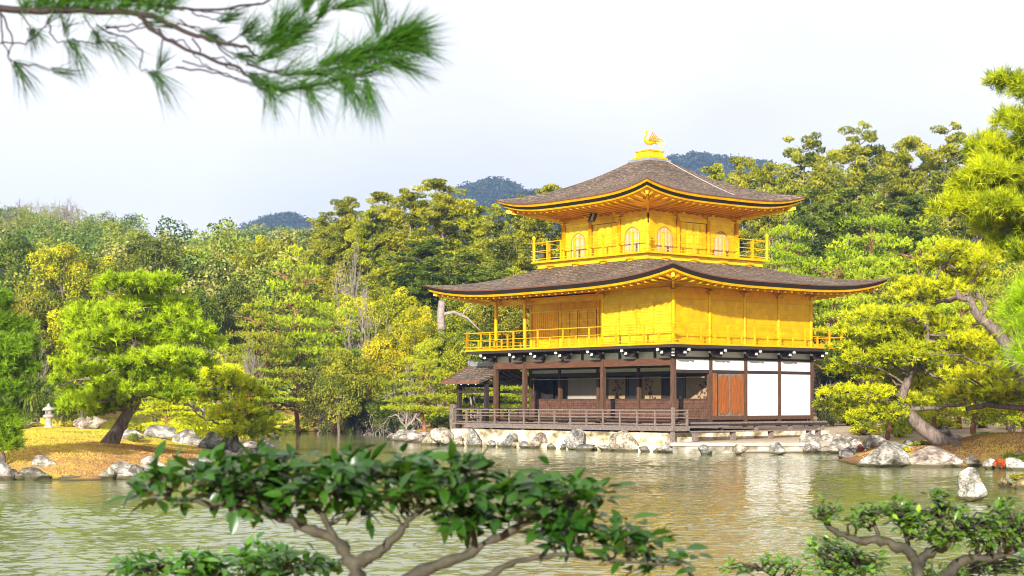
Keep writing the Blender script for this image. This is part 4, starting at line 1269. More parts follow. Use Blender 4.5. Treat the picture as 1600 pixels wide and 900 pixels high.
def make_broad(seed, H=10., Wd=8., nc=70, per=150, leaf=.34, mat='leaf', bark='bark'):
    rg = np.random.default_rng(seed); cr = NB(); tk = NB()
    th = H * .30
    tk.tube(limb_pts((0, 0, -.6), (rg.normal() * .3, rg.normal() * .3, H * .62), rg, 8, .03), np.linspace(.24, .10, 8) * H / 10, 7)
    cs = []
    for k in range(nc):
        d = unit(rg.normal(size=3) + [0, 0, .30]); r = rg.uniform(.45, .95)
        z = d[2]
        w = 1.0 if z < .2 else (1.0 - .25 * (z - .2))
        c = np.array([d[0] * w * Wd / 2 * r, d[1] * w * Wd / 2 * r, H * .56 + d[2] * r * H * .40])
        if c[2] < H * .18: c[2] = H * rg.uniform(.18, .35)
        cs.append(c)
        rad = rg.uniform(.10, .17) * Wd * (1.05 - .35 * max(0, z))
        clump(cr, c, rad, per, leaf, leaf * .62, rg, rg.uniform(.10, .85))
    for k in range(12):
        c = cs[rg.integers(nc)]; s = rg.uniform(.25, .55)
        tk.tube(limb_pts((0, 0, H * s), c * .95, rg, 6, .06), np.linspace(.10, .02, 6) * H / 10, 4)
    return tk.mesh('trunk', M[bark], True), cr.mesh('crown', M[mat])

def tufts(nb, P, out, L, wd, k, rg, base, upb=.7):
    """k needle blades fanning from each point"""
    n = len(P); PP = np.repeat(P, k, 0); O = np.repeat(out, k, 0)
    d = unit(O * .55 + rg.normal(size=(n * k, 3)) * .62 + [0, 0, upb])
    s = perp(d, rg); l = (L * rg.uniform(.65, 1.25, n * k))[:, None]
    V = np.stack([PP - s * wd / 2, PP + s * wd / 2, PP + d * l], 1).reshape(-1, 3)
    t = np.repeat(np.clip(base + rg.normal(size=n) * .20, 0, 1), k)
    nb.add(V, None, np.arange(n * k * 3).reshape(-1, 3), np.repeat(t, 3))

def pad(nb, c, rx, ry, rz, n, L, wd, k, rg, base, yaw=0., upb=.45):
    """a flat cloud of needle shoots; the tufts of one shoot share direction and tint"""
    g = 5; m = max(4, n // g)
    r = np.sqrt(rg.uniform(0, 1, m)); a = rg.uniform(0, 2 * np.pi, m)
    edge = 0.62 + .75 * vnoise(np.stack([np.cos(a) * 2.3 + c[0] * 3, np.sin(a) * 2.3 + c[1] * 3], -1), 7)
    x = r * np.cos(a) * rx * edge; y = r * np.sin(a) * ry * edge
    lump = vnoise(np.stack([x * 2.6 + c[0] * 3, y * 2.6 + c[1] * 3], -1), 5)
    z = rz * (np.sqrt(np.clip(1 - r * r, 0, 1)) * (.15 + 1.35 * lump) - .35) + rg.normal(size=m) * rz * .30
    cy_, sy_ = math.cos(yaw), math.sin(yaw)
    P = np.stack([x * cy_ - y * sy_, x * sy_ + y * cy_, z], -1)
    out = unit(P * [1, 1, .3] + 1e-6) * r[:, None]
    sd = unit(out * .8 + rg.normal(size=(m, 3)) * .5 + [0, 0, .35])
    P = P + c
    keep = vnoise(np.stack([x * 4.2 + 9, y * 4.2, z * 2], -1), 11) > .27
    P, sd, out, lump = P[keep], sd[keep], out[keep], lump[keep]; m = len(P)
    tint = np.clip(base + rg.normal(size=m) * .24 + (lump - .5) * .5, 0, 1)
    f = np.tile(np.linspace(0, 1, g), m)
    PP = np.repeat(P, g, 0) + np.repeat(sd, g, 0) * (f * L * 1.1)[:, None] + rg.normal(size=(m * g, 3)) * L * .12
    T = np.repeat(tint, g); n2 = m * g
    kk = k; Q = np.repeat(PP, kk, 0); d = unit(np.repeat(np.repeat(sd, g, 0), kk, 0) * .75 + rg.normal(size=(n2 * kk, 3)) * .55 + [0, 0, upb * .5])
    s_ = perp(d, rg); l = (L * rg.uniform(.6, 1.2, n2 * kk))[:, None]
    V = np.stack([Q - s_ * wd / 2, Q + s_ * wd / 2, Q + d * l], 1).reshape(-1, 3)
    nb.add(V, None, np.arange(n2 * kk * 3).reshape(-1, 3), np.repeat(np.repeat(T, kk), 3))

def make_pine(seed, H=9., Wd=8., levels=9, n_tuft=16000, L=.30, wd=.045, k=6, z0=.25, padf=1.0, lean=0., bark='bark_red', thick=1.0, top=.35):
    rg = np.random.default_rng(seed); cr = NB(); tk = NB()
    m = 9; tz = np.linspace(0, 1, m)
    tx = lean * H * tz + np.cumsum(rg.normal(size=m)) * H * .018; ty = np.cumsum(rg.normal(size=m)) * H * .015
    tx -= tx[0]; ty -= ty[0]
    T = np.stack([tx, ty, tz * H * .93 - .3], -1)
    tk.tube(T, np.linspace(.24, .06, m) * H / 9 * thick, 8)
    pads = []
    for i in range(levels):
        f = i / (levels - 1); z = H * (z0 + (1 - z0) * f)
        R = Wd / 2 * (1 - (1 - top) * f ** 1.3) * rg.uniform(.8, 1.1)
        nb_ = max(2, int(round(5 - 2.5 * f))) if f < .98 else 1
        a0 = rg.uniform(0, 6.28)
        for j in range(nb_):
            a = a0 + j * 6.28 / nb_ + rg.normal() * .35
            q = np.array([np.interp(z, T[:, 2], T[:, 0]), np.interp(z, T[:, 2], T[:, 1]), z])
            if nb_ == 1: c = q + [0, 0, .1]; r0 = 0
            else:
                r0 = R * rg.uniform(.50, .78)
                c = q + np.array([math.cos(a) * r0, math.sin(a) * r0, rg.normal() * H * .02])
            rx = R * rg.uniform(.34, .52) * padf + .25; ry = rx * rg.uniform(.7, 1.0)
            pads.append((c, rx, ry, a))
            if nb_ > 1 and rg.uniform() < .7:
                pads.append((c + np.array([rg.normal() * rx * .6, rg.normal() * rx * .6, rg.normal() * H * .03]), rx * .55, ry * .55, a))
            st = q - [0, 0, H * rg.uniform(.02, .07)]
            if r0:
                lp = limb_pts(st, c - [0, 0, .12], rg, 7, .06)
                tk.tube(lp, np.linspace(.085, .025, 7) * H / 9 * thick, 5)
                for q2 in range(5):
                    e = c + np.array([rg.normal() * rx * .5, rg.normal() * rx * .5, .0])
                    tk.tube(limb_pts(lp[4], e, rg, 4, .05), np.linspace(.03, .01, 4) * H / 9, 3)
    area = sum(p[1] * p[2] for p in pads)
    for (c, rx, ry, a) in pads:
        n = int(n_tuft * rx * ry / area)
        pad(cr, c, rx, ry, .034 * H, n, L, wd, k, rg, rg.uniform(.35, .75), a)
    return tk.mesh('trunk', M[bark], True), cr.mesh('crown', M['needle'])

def make_conifer(seed, H=17., Wd=7., limbs=70, per=26, leaf=.34, z0=.22, gap=0.0):
    """tall open-crowned cypress: sprays on short rising limbs"""
    rg = np.random.default_rng(seed); cr = NB(); tk = NB()
    T = limb_pts((0, 0, -1), (rg.normal() * .3, rg.normal() * .3, H * .97), rg, 10, .012)
    tk.tube(T, np.linspace(.24, .035, 10) * H / 17, 6)
    for i in range(limbs):
        f = ((i + rg.uniform()) / limbs) ** .82; z = H * (z0 + (1 - z0) * f)
        if rg.uniform() < gap: continue
        prof = (1 - f) ** .50 * (.65 + .35 * min(1, f * 5))
        R = Wd / 2 * prof * rg.uniform(.6, 1.2) + .45
        a = rg.uniform(0, 6.28)
        q = np.array([np.interp(z, T[:, 2], T[:, 0]), np.interp(z, T[:, 2], T[:, 1]), z])
        tip = q + np.array([math.cos(a) * R, math.sin(a) * R, R * rg.uniform(-.05, .45)])
        tk.tube(limb_pts(q, tip, rg, 5, .05), np.linspace(.05, .012, 5), 3)
        base = rg.uniform(.08, .8)
        nn = 1 + int(R / .62)
        for j in range(nn):
            c = q + (tip - q) * (j + 1) / nn * rg.uniform(.85, 1.1) + rg.normal(size=3) * .18
            rad = rg.uniform(.50, 1.0) * (1 - .50 * f)
            clump(cr, c, rad, int(per * 1.5 * rad / .6), leaf * 1.35, leaf * .36, rg, np.clip(base + rg.normal() * .16, 0, 1), flat=.50, up=.1, spread=.40)
    return tk.mesh('trunk', M['bark_pale'], True), cr.mesh('crown', M['leaf'])

def make_bare(seed, H=6., spread=.7, depth=5, r0=.14, mat='bark_pale'):
    rg = np.random.default_rng(seed); tk = NB()
    def grow(p, d, L, r, k):
        q = p + d * L; mid = (p + q) / 2 + rg.normal(size=3) * L * .08
        tk.tube([p, mid, q], [r, r * .85, r * .68], 4 if k > 1 else 5)
        if k >= depth: return
        for j in range(rg.integers(2, 4)):
            nd = unit(d + rg.normal(size=3) * spread + [0, 0, .12])
            grow(q if j else mid * .4 + q * .6, nd, L * rg.uniform(.62, .86), r * .62, k + 1)
    for j in range(3):
        grow(np.array([rg.normal() * .1, rg.normal() * .1, -.2]), unit(np.array([rg.normal() * .45, rg.normal() * .45, 1.])), H * .28, r0, 0)
    return tk.mesh('branches', M[mat], False)

def make_shrub(seed, nc=16, per=110, leaf=.14, mat='leaf'):
    """unit shrub: 2 wide, 1.3 high"""
    rg = np.random.default_rng(seed); cr = NB(); tk = NB()
    for k in range(nc):
        a = rg.uniform(0, 6.28); r = math.sqrt(rg.uniform(0, 1)) * .72
        c = np.array([math.cos(a) * r, math.sin(a) * r, .25 + rg.uniform(0, .75) * (1.05 - r)])
        clump(cr, c, rg.uniform(.22, .36), per, leaf, leaf * .6, rg, rg.uniform(.2, .8), flat=.8)
        tk.tube(limb_pts((0, 0, -.1), c, rg, 4, .05), [.035, .025, .015, .01], 3)
    return tk.mesh('stems', M['bark']), cr.mesh('foliage', M[mat])

BROAD = [make_broad(s, nc=n_, per=270, leaf=.24) for s, n_ in ((1, 75), (2, 60), (3, 85))]
PINES = [make_pine(s, n_tuft=19000, L=.16, wd=.05, k=4, levels=lv, padf=pf) for s, lv, pf in ((21, 7, 1.25), (22, 6, 1.3), (23, 8, 1.2), (24, 6, 1.35))]
CONIF = [make_conifer(s, Wd=6.2, gap=g_, per=88, limbs=int(l_ * 1.15), leaf=.23) for s, g_, l_ in ((31, .05, 95), (32, .2, 90), (33, .1, 85), (34, .3, 100))]
BARE = [make_bare(s, spread=sp_) for s, sp_ in ((41, .75), (42, .55), (43, .95))]
SHRUB = [make_shrub(s) for s in (51, 52, 53)]
NAT = {'broadleaf_tree': (10., 8.), 'pine_tree': (9.2, 8.), 'cypress_tree': (17., 6.4), 'bare_tree': (6., 5.5), 'shrub': (1.15, 2.)}
tr_ = random.Random(9)

def plant(kind, px, top, wpx, Y, label, col=None, group=None, v=None, rot=None, cat=None, base=None):
    """stand a plant at photo column px and depth Y, its top at photo row top, wpx wide"""
    X = (px - 800) / F * Y; zg = hz(X, Y) if base is None else base; zt = 2 + (628 - top) / F * Y
    if kind == 'shrub': zg = max(zg, .03)
    Hn, Wn = NAT[kind]; H = max(.25, zt - zg); Wm = wpx / F * Y
    src = {'broadleaf_tree': BROAD, 'pine_tree': PINES, 'cypress_tree': CONIF, 'bare_tree': BARE, 'shrub': SHRUB}[kind]
    i = tr_.randrange(len(src)) if v is None else v
    r = empty(kind, (X, Y, zg), tr_.uniform(0, 6.28) if rot is None else rot)
    r.scale = (Wm / Wn, Wm / Wn, H / Hn)
    s = src[i]
    col = col or (.1, .1, .02)
    if kind == 'bare_tree':
        COL.objects.unlink(r); bpy.data.objects.remove(r)
        r = bpy.data.objects.new(kind, s); link(r); r.location = (X, Y, zg); r.rotation_euler = (0, 0, tr_.uniform(0, 6.28)); r.scale = (Wm / Wn, Wm / Wn, H / Hn)
    else:
        names = ('stems', 'foliage') if kind == 'shrub' else ('trunk', 'crown')
        for nm, me in zip(names, s):
            o = obj(nm, me, r); o.color = (*col, 1)
            if nm == 'crown' and kind != 'cypress_tree' and H / Wm > 1.25 * Hn / Wn:
                f = 1.25 * Hn / Wn * Wm / H      # slender stem, rounded crown at its top
                o.scale = (1, 1, f); o.location = (0, 0, Hn * (1 - f))
    tag(r, label, cat or ('shrub' if kind == 'shrub' else 'tree'), group)
    return r

# colours (leaf albedo before the clump tint)
YP = (.56, .60, .010)      # sunny yellow pine
GP = (.32, .42, .018)      # mid green pine
LP = (.42, .50, .018)      # light green pine
DG = (.12, .17, .018)     # dark evergreen
MG = (.27, .30, .014)      # mid green
YG = (.36, .37, .010)      # yellow-topped
OL = (.24, .26, .03)       # olive
CY_ = (.25, .26, .012)    # cypress

# ---- cypresses on the right
GC = 'tall trees behind the pavilion'
for (px, top, w, Y, col, v, lab) in (
    (1110, 262, 70, 128, YG, 0, 'rounded yellow green cypress just right of the upper roof top'), (1160, 248, 72, 132, CY_, 2, 'cypress between the blue mountain and the upper roof slope'),
    (1205, 262, 66, 126, CY_, 0, 'low cypress above the right slope of the upper roof'), (1248, 222, 92, 118, OL, 1, 'open crowned tall cypress above the right tip of the upper roof'),
    (1300, 240, 74, 124, CY_, 2, 'cypress left of the tallest one on the skyline'), (1345, 203, 96, 116, OL, 3, 'tallest cypress on the right skyline, sky showing through its crown'),
    (1388, 236, 76, 126, CY_, 0, 'cypress directly right of the tallest one'), (1412, 219, 84, 120, CY_, 2, 'cypress with a flat windswept top on the right skyline'),
    (1448, 240, 70, 124, OL, 1, 'cypress between the windswept one and the far right tall one'), (1487, 204, 96, 114, OL, 3, 'far right tall cypress beside the big near pine'),
    (1530, 232, 80, 120, CY_, 0, 'cypress half hidden by the big near pine at right'), (1600, 240, 110, 122, CY_, 1, 'cypress behind the big near pine, cut by the right edge'),
    (1325, 300, 90, 106, DG, 2, 'dark shorter cypress under the tallest one'), (1420, 310, 90, 106, DG, 0, 'dark shorter cypress above the flat padded pines'), (1270, 300, 80, 108, DG, 2, 'dark shorter cypress right of the upper roof tip')):
    plant('cypress_tree', px, top, w * 1.45, Y, lab, col, GC, v)
# ---- cypresses in the middle, left of the pavilion
GM = 'tall trees left of the pavilion'
for (px, top, w, Y, col, v, lab) in (
    (505, 336, 66, 130, OL, 1, 'leftmost dark cypress on the middle skyline'), (545, 314, 70, 126, CY_, 0, 'cypress third from the left on the middle skyline'),
    (575, 330, 66, 122, MG, 2, 'cypress in the dip of the middle skyline'), (602, 303, 78, 124, CY_, 2, 'cypress left of the tall pair above the lower roof tip'),
    (645, 300, 84, 122, CY_, 0, 'left one of the tall pair on the middle skyline'), (692, 284, 100, 118, CY_, 2, 'tallest dense cypress on the middle skyline, left of the blue mountain'),
    (735, 322, 76, 118, MG, 0, 'cypress below the blue mountain'), (775, 328, 74, 112, OL, 3, 'thin cypress with a pale bare trunk left of the upper roof tip'),
    (815, 316, 76, 124, CY_, 1, 'cypress left of the upper roof, above the lower roof'), (852, 292, 70, 128, CY_, 2, 'small topped cypress peeping over the left slope of the upper roof'),
    (670, 380, 110, 110, DG, 0, 'dark dense cypress above the left tip of the lower roof'), (740, 400, 100, 108, DG, 2, 'dark cypress behind the left side of the lower roof'), (610, 400, 90, 112, MG, 0, 'mid green cypress above the bare twiggy trees'),
    (895, 335, 70, 130, CY_, 0, 'cypress behind the wall of the top storey')):
    plant('cypress_tree', px, top, w * 1.45, Y, lab, col, GM, v)
# ---- broadleaf band, left and middle
GB = 'evergreen trees on the far bank'
for (px, top, w, Y, col, v, lab) in (
    (28, 356, 110, 118, DG, 0, 'dark evergreen cut by the left edge'), (98, 368, 105, 116, YG, 1, 'yellow topped evergreen left of the island pine'), (160, 392, 100, 118, (.34, .36, .012), 2, 'yellow green evergreen above the island pine'),
    (240, 358, 110, 120, (.13, .16, .022), 0, 'big dark green dome tree above the right side of the island pine'), (300, 382, 84, 124, MG, 1, 'green tree right of the dark dome tree'), (336, 392, 78, 126, (.22, .2, .03), 2, 'olive tree above the bare tangle'),
    (372, 370, 56, 130, YG, 0, 'orange yellow tree on the left middle skyline'), (405, 362, 62, 128, YG, 2, 'rounded yellow topped tree left of the tall layered pine'), (445, 366, 66, 128, (.34, .34, .015), 1, 'yellow green tree behind the tall layered pine'),
    (480, 384, 70, 124, OL, 0, 'olive tree behind the right side of the layered pine'), (60, 430, 120, 108, (.22, .24, .022), 2, 'leafy green tree behind the lantern side of the island'), (20, 450, 110, 104, (.20, .20, .03), 1, 'grey green tree behind the left edge pine'),
    (130, 452, 110, 106, (.40, .42, .010), 0, 'bright yellow green tree low behind the island pine'), (300, 440, 90, 112, DG, 2, 'dark evergreen tree left of the bare tangle'), (370, 430, 84, 116, (.12, .15, .022), 0, 'dark tree behind the bare tangle'),
    (560, 450, 90, 108, (.38, .40, .012), 1, 'yellow leafed tree between the layered pine and the dead tree'), (620, 440, 84, 106, (.36, .37, .012), 2, 'yellow green tree above the porch pine'), (600, 506, 84, 102, (.40, .37, .012), 0, 'low golden tree left of the white dead trunk'),
    (530, 535, 84, 100, OL, 1, 'greyish green rounded bush tree above the red shrub'), (500, 560, 80, 102, (.20, .2, .05), 2, 'olive bush tree left of the red shrub'), (720, 440, 90, 104, MG, 1, 'green tree behind the left end of the lower balcony'),
    (790, 440, 90, 102, (.2, .2, .022), 0, 'green tree seen between the posts of the lower balcony'), (740, 500, 70, 98, (.14, .2, .03), 2, 'blue green tree left of the lower balcony rail'), (655, 470, 60, 100, (.38, .37, .012), 1, 'tall yellow green tree left of the dead white trunk'),
    (240, 520, 90, 96, MG, 2, 'green tree directly behind the island pine trunk'), (30, 560, 100, 92, DG, 0, 'dark leafy tree behind the stone lantern'), (100, 585, 60, 90, DG, 1, 'small dark tree above the stone lantern'),
    (700, 506, 80, 94, MG, 0, 'green tree covering the foot of the dead white trunk'), (675, 520, 60, 93, (.3, .34, .02), 1, 'light green tree left of the dead white trunk foot'),
    (1330, 420, 100, 100, MG, 1, 'green tree behind the right end of the lower roof'), (1300, 560, 60, 84, (.06, .07, .03), 2, 'dark bush tree beyond the right end of the ground floor'),
    (620, 590, 90, 101, (.13, .17, .025), 0, 'dark green bank tree above the slanting black trunk'), (570, 618, 70, 104, (.14, .19, .03), 1, 'low green tree on the far bank with red shrub at its foot'),
    (1560, 380, 120, 90, (.26, .3, .06), 0, 'pale green tree behind the near pine at right')):
    plant('broadleaf_tree', px, top, w * 1.12, Y + (20 if top < 400 and px < 500 else 0), lab, col, GB, v)
# ---- layered pines
GPn = 'layered garden pines'
for (px, top, w, Y, col, v, lab) in (
    (462, 392, 150, 104, LP, 0, 'tall layered pine with a red trunk on the far bank'), (410, 470, 120, 100, (.32, .33, .03), 2, 'layered pine left of the red trunked one'), (520, 470, 90, 104, GP, 1, 'green layered pine right of the red trunked one'),
    (330, 560, 120, 80, YP, 1, 'yellow spreading pine behind the island boulders'), (262, 590, 80, 76, YP, 3, 'low yellow pine right behind the leaning island pine'), (410, 560, 80, 98, LP, 3, 'green pine at the water behind the small island pine'),
    (665, 545, 118, 86, (.38, .42, .025), 1, 'bright padded pine left of the fishing porch'), (760, 560, 130, 98, LP, 3, 'padded pine seen under the roof of the fishing porch'), (840, 575, 120, 100, GP, 0, 'padded pine seen between the west posts of the pavilion'),
    (440, 648, 34, 108, LP, 3, 'tiny pine at the edge of the far bank'),
    (1365, 310, 150, 92, GP, 3, 'red trunked umbrella pine in front of the cypresses'), (1240, 335, 120, 96, GP, 1, 'padded pine right of the upper roof tip'), (1300, 385, 150, 88, LP, 0, 'spreading pine above the right end of the lower roof'),
    (1225, 380, 100, 92, GP, 2, 'pine directly right of the upper balcony'), (1440, 350, 150, 88, LP, 1, 'light green pine right of the umbrella pine'), (1385, 400, 150, 80, (.36, .4, .028), 3, 'yellow green pine behind the leaning pine'),
    (1500, 400, 140, 76, LP, 0, 'light pine under the big near pine'), (1575, 430, 140, 74, (.34, .38, .05), 2, 'soft green pine at the right edge behind the near needles'), (1540, 560, 150, 78, LP, 1, 'low light pine beyond the brown mound'),
    (1525, 500, 170, 66, (.42, .46, .012), 0, 'yellow green pine right behind the red limb of the leaning pine'), (1600, 540, 150, 64, (.38, .44, .015), 3, 'light pine at the right edge below the near needles'), (1385, 520, 130, 68, (.42, .48, .012), 1, 'yellow green pine behind the left arm of the leaning pine'),
    (1330, 470, 90, 84, GP, 0, 'green pine right of the lower balcony'), (1460, 500, 150, 72, (.38, .4, .03), 2, 'yellow green pine behind the leaning trunk'), (1420, 600, 120, 88, LP, 3, 'low padded pine on the far side of the sandy path')):
    plant('pine_tree', px, top, w, Y, lab, col, GPn, v)
# ---- bare trees
GT = 'leafless trees'
for (px, top, w, Y, v, lab) in ((350, 462, 100, 108, 2, 'tangled pale bare tree left of the red trunked pine'), (338, 500, 80, 104, 0, 'lower pale bare tree below the tangled one'), (556, 350, 70, 112, 1, 'bare tree high on the slope left of the tall pair of cypresses'),
                                 (582, 420, 90, 104, 1, 'grey bare tree on the slope in the middle'), (612, 395, 70, 108, 0, 'grey bare tree under the tall pair of cypresses'), (590, 600, 56, 101, 2, 'low reddish grey bare thicket on the far bank'), (630, 520, 80, 98, 0, 'bare grey tree beside the porch pine'),
                                 (400, 505, 60, 98, 1, 'thin bare tree below the layered pine'), (1235, 290, 60, 112, 1, 'bare tree among the cypresses above the upper roof tip'), (1290, 560, 60, 82, 0, 'thin bare tree right of the ground floor corner'), (1580, 440, 90, 70, 0, 'pale twiggy tree behind the near pine at right'), (45, 470, 70, 100, 1, 'thin bare tree behind the left edge pine')):
    plant('bare_tree', px, top, w, Y, lab, None, GT, v)
# dead white trunk
dt = NB()
dt.tube([(0, 0, 0), (.05, 0, 3), (-.05, 0, 5.6), (.02, 0, 6.4)], [.28, .25, .23, .20], 8)
dt.tube([(0, 0, 5.6), (.7, 0, 5.75), (1.5, 0, 5.4), (2.2, 0, 4.7)], [.12, .10, .07, .03], 5); dt.tube([(1.2, 0, 5.6), (1.5, 0, 6.0), (1.9, 0, 6.1)], [.05, .04, .02], 4)
p = ipt(690, 470, 96); zg = hz(p[0], 96)
o = obj('dead_tree', dt.mesh('dead_tree', M['bark_pale'], True)); o.location = (p[0], 96, p[2] - 6.4); tag(o, 'white dead trunk with one crooked limb under the left tip of the lower roof', 'tree')
# ---- shrubs
RED = (.42, .09, .05)
for (px, top, w, Y, col, v, lab) in ((528, 662, 34, 110, RED, 0, 'rust red shrub on the far bank'), (1345, 690, 16, 63, RED, 1, 'small rust red shrub at the end of the ledge'), (1563, 712, 30, 49, RED, 2, 'rust coloured shrub between the white quartz stones'),
    (1440, 688, 44, 57, (.45, .48, .03), 0, 'bright yellow green shrub at the foot of the leaning trunk'), (1415, 714, 20, 52.5, (.5, .48, .04), 1, 'tiny yellow shrub between the two broad boulders'), (1568, 726, 30, 49, YG, 2, 'orange yellow clump left of the rust coloured shrub'),
    (598, 640, 56, 108, (.12, .2, .03), 0, 'green shrub hanging over the far bank'), (640, 655, 36, 100, (.12, .2, .02), 1, 'dark green shrub by the slanting black trunk'), (560, 648, 40, 109, (.2, .28, .04), 2, 'light green shrub on the far bank'), (460, 660, 50, 112, YG, 0, 'golden shrub on the far bank beside the tiny pine'),
    (700, 640, 50, 90, (.1, .14, .03), 1, 'dark shrub behind the porch pine trunk'), (118, 655, 50, 74, (.3, .26, .02), 2, 'yellow green shrub right of the lantern'), (50, 662, 40, 72, (.3, .26, .02), 0, 'yellow green shrub left of the lantern'), (200, 655, 44, 70, MG, 1, 'mid green shrub behind the island trunk'),
    (208, 672, 22, 59, (.16, .2, .03), 2, 'spiky green shrub at the right of the island trunk'), (1590, 700, 60, 50, (.22, .3, .03), 0, 'leafy green shrub on the right bank'), (1545, 690, 60, 60, (.2, .28, .03), 1, 'low green shrub on the brown mound'), (1590, 745, 44, 38.6, (.3, .28, .03), 2, 'yellow green shrub over the mossy stones at the right edge'),
    (1290, 620, 36, 80, (.05, .06, .03), 1, 'dark shrub at the corner of the ground floor deck'), (1330, 640, 90, 84, LP, 2, 'light green shrub behind the ledge boulders'), (1405, 640, 70, 70, LP, 0, 'round clipped green shrub behind the leaning trunk'), (1470, 645, 70, 76, YP, 1, 'yellow green shrub on the sandy path side'), (1530, 638, 60, 78, LP, 2, 'low green shrub beyond the brown mound, left one'), (1585, 636, 60, 76, GP, 0, 'low green shrub beyond the brown mound, right one'),
    (1440, 628, 60, 84, GP, 2, 'green shrub far behind the leaning trunk'), (1350, 655, 60, 72, YP, 1, 'yellow green shrub under the left arm of the leaning pine'),
    (480, 650, 60, 114, (.3, .34, .02), 0, 'bushy shrub on the far bank left of the red shrub'), (680, 630, 60, 92, GP, 2, 'green shrub between the twin trunks and the porch'), (310, 640, 70, 90, YP, 1, 'yellow shrub across the channel behind the island boulders'), (395, 640, 50, 104, GP, 0, 'green shrub on the far bank behind the small island pine'),
    (382, 560, 34, 96, (.5, .16, .05), 1, 'rust orange bush beside the tall layered pine'), (25, 540, 70, 84, (.1, .14, .02), 0, 'dark leafy shrub left of the lantern, high')):
    plant('shrub', px, top, w, Y, lab, col, 'shrubs around the pond', v)
# slanting black trunk on the bank
g = MB().tube([(0, 0, -.3), (-.35, 0, 1.0), (-.9, 0, 2.6)], [.26, .24, .18], 8)
o = g.build('leaning_trunk', M['bark_dark'], None, True); p = ipt(570, 668, 103); o.location = (p[0], 103, hz(p[0], 103)); tag(o, 'slanting black trunk on the far bank', 'tree')

# ---- woodland mass: hills and the gaps behind the single trees
def wood_mass(name, pts, hr, wr, leaf, per, palette, label_kind='stuff', seed=7, mat=None):
    rg = np.random.default_rng(seed); nb = NB()
    for (x, y, z) in pts:
        h = rg.uniform(*hr); w = rg.uniform(*wr); base = rg.uniform(0, 1)
        for k in range(9):
            c = np.array([x + rg.normal() * w * .20, y + rg.normal() * w * .20, z + h * rg.uniform(.30, .90)])
            clump(nb, c, w * rg.uniform(.13, .25), int(per * .48), leaf, leaf * .7, rg, base, flat=1.0, spread=.22)
    me = nb.mesh(name, mat or palette)
    o = obj(name, me); o['kind'] = 'stuff'; o.color = (1, 1, 1, 1)
    return o
hill_leaf = foliage_mat('hill_foliage', [(0.0, (.035, .075, .015)), (.3, (.11, .18, .022)), (.6, (.24, .30, .028)), (.85, (.30, .31, .025)), (1.0, (.36, .33, .10))], .25)
mount_leaf = foliage_mat('mountain_foliage', [(0.0, (.012, .028, .018)), (.5, (.028, .045, .024)), (1.0, (.05, .065, .035))], .1)
rg = np.random.default_rng(77)
def scatter(n, s0, s1, y0, y1, cond=lambda x, y: True):
    out_ = []
    while len(out_) < n:
        y = rg.uniform(y0, y1); x = rg.uniform(s0, s1) * y
        if cond(x, y): out_.append((x, y))
    a = np.array(out_); return np.concatenate([a, height(a[:, 0], a[:, 1])[:, None]], 1)
wood_mass('hillside_woodland', scatter(1250, -.42, .12, 215, 330), (4, 8), (4.5, 8.5), .30, 210, hill_leaf, seed=1)
wood_mass('far_hill_woodland', scatter(900, -.36, .05, 350, 440), (4, 7), (5, 8), .55, 100, hill_leaf, seed=2)
wood_mass('slope_woodland', scatter(520, -.42, .42, 132, 215), (4, 8.5), (4, 7), .32, 140, hill_leaf, seed=3)
wood_mass('mountain_forest', scatter(4600, -.18, .26, 1230, 1420), (7, 11), (11, 17), 2.3, 26, mount_leaf, seed=4)
wood_mass('near_mountain_forest', scatter(1500, -.08, .08, 960, 1065), (7, 10), (8, 13), 1.9, 26, mount_leaf, seed=5)
wood_mass('undergrowth', scatter(420, -.40, .42, 117, 135), (1.0, 3.0), (2, 4), .26, 90, hill_leaf, seed=6)
# bare skyline trees on the left hill
for k, (px, h) in enumerate(((50, 7), (96, 6), (215, 5), (100, 8), (20, 6))):
    Y = 296 - k * 4; X = (px - 800) / F * Y
    o = obj('bare_tree', BARE[k % 3]); o.location = (X, Y, hz(X, Y) + 1.5); o.scale = (1.1, 1.1, h / 6 * 1.35)
    tag(o, ['bare tree on the left hill crest near the frame edge', 'bare tree on the left hill crest, second from the edge', 'bare tree on the right shoulder of the left hill', 'tall thin bare tree on the left hill crest', 'bare tree at the very left of the hill crest'][k], 'tree', GT)

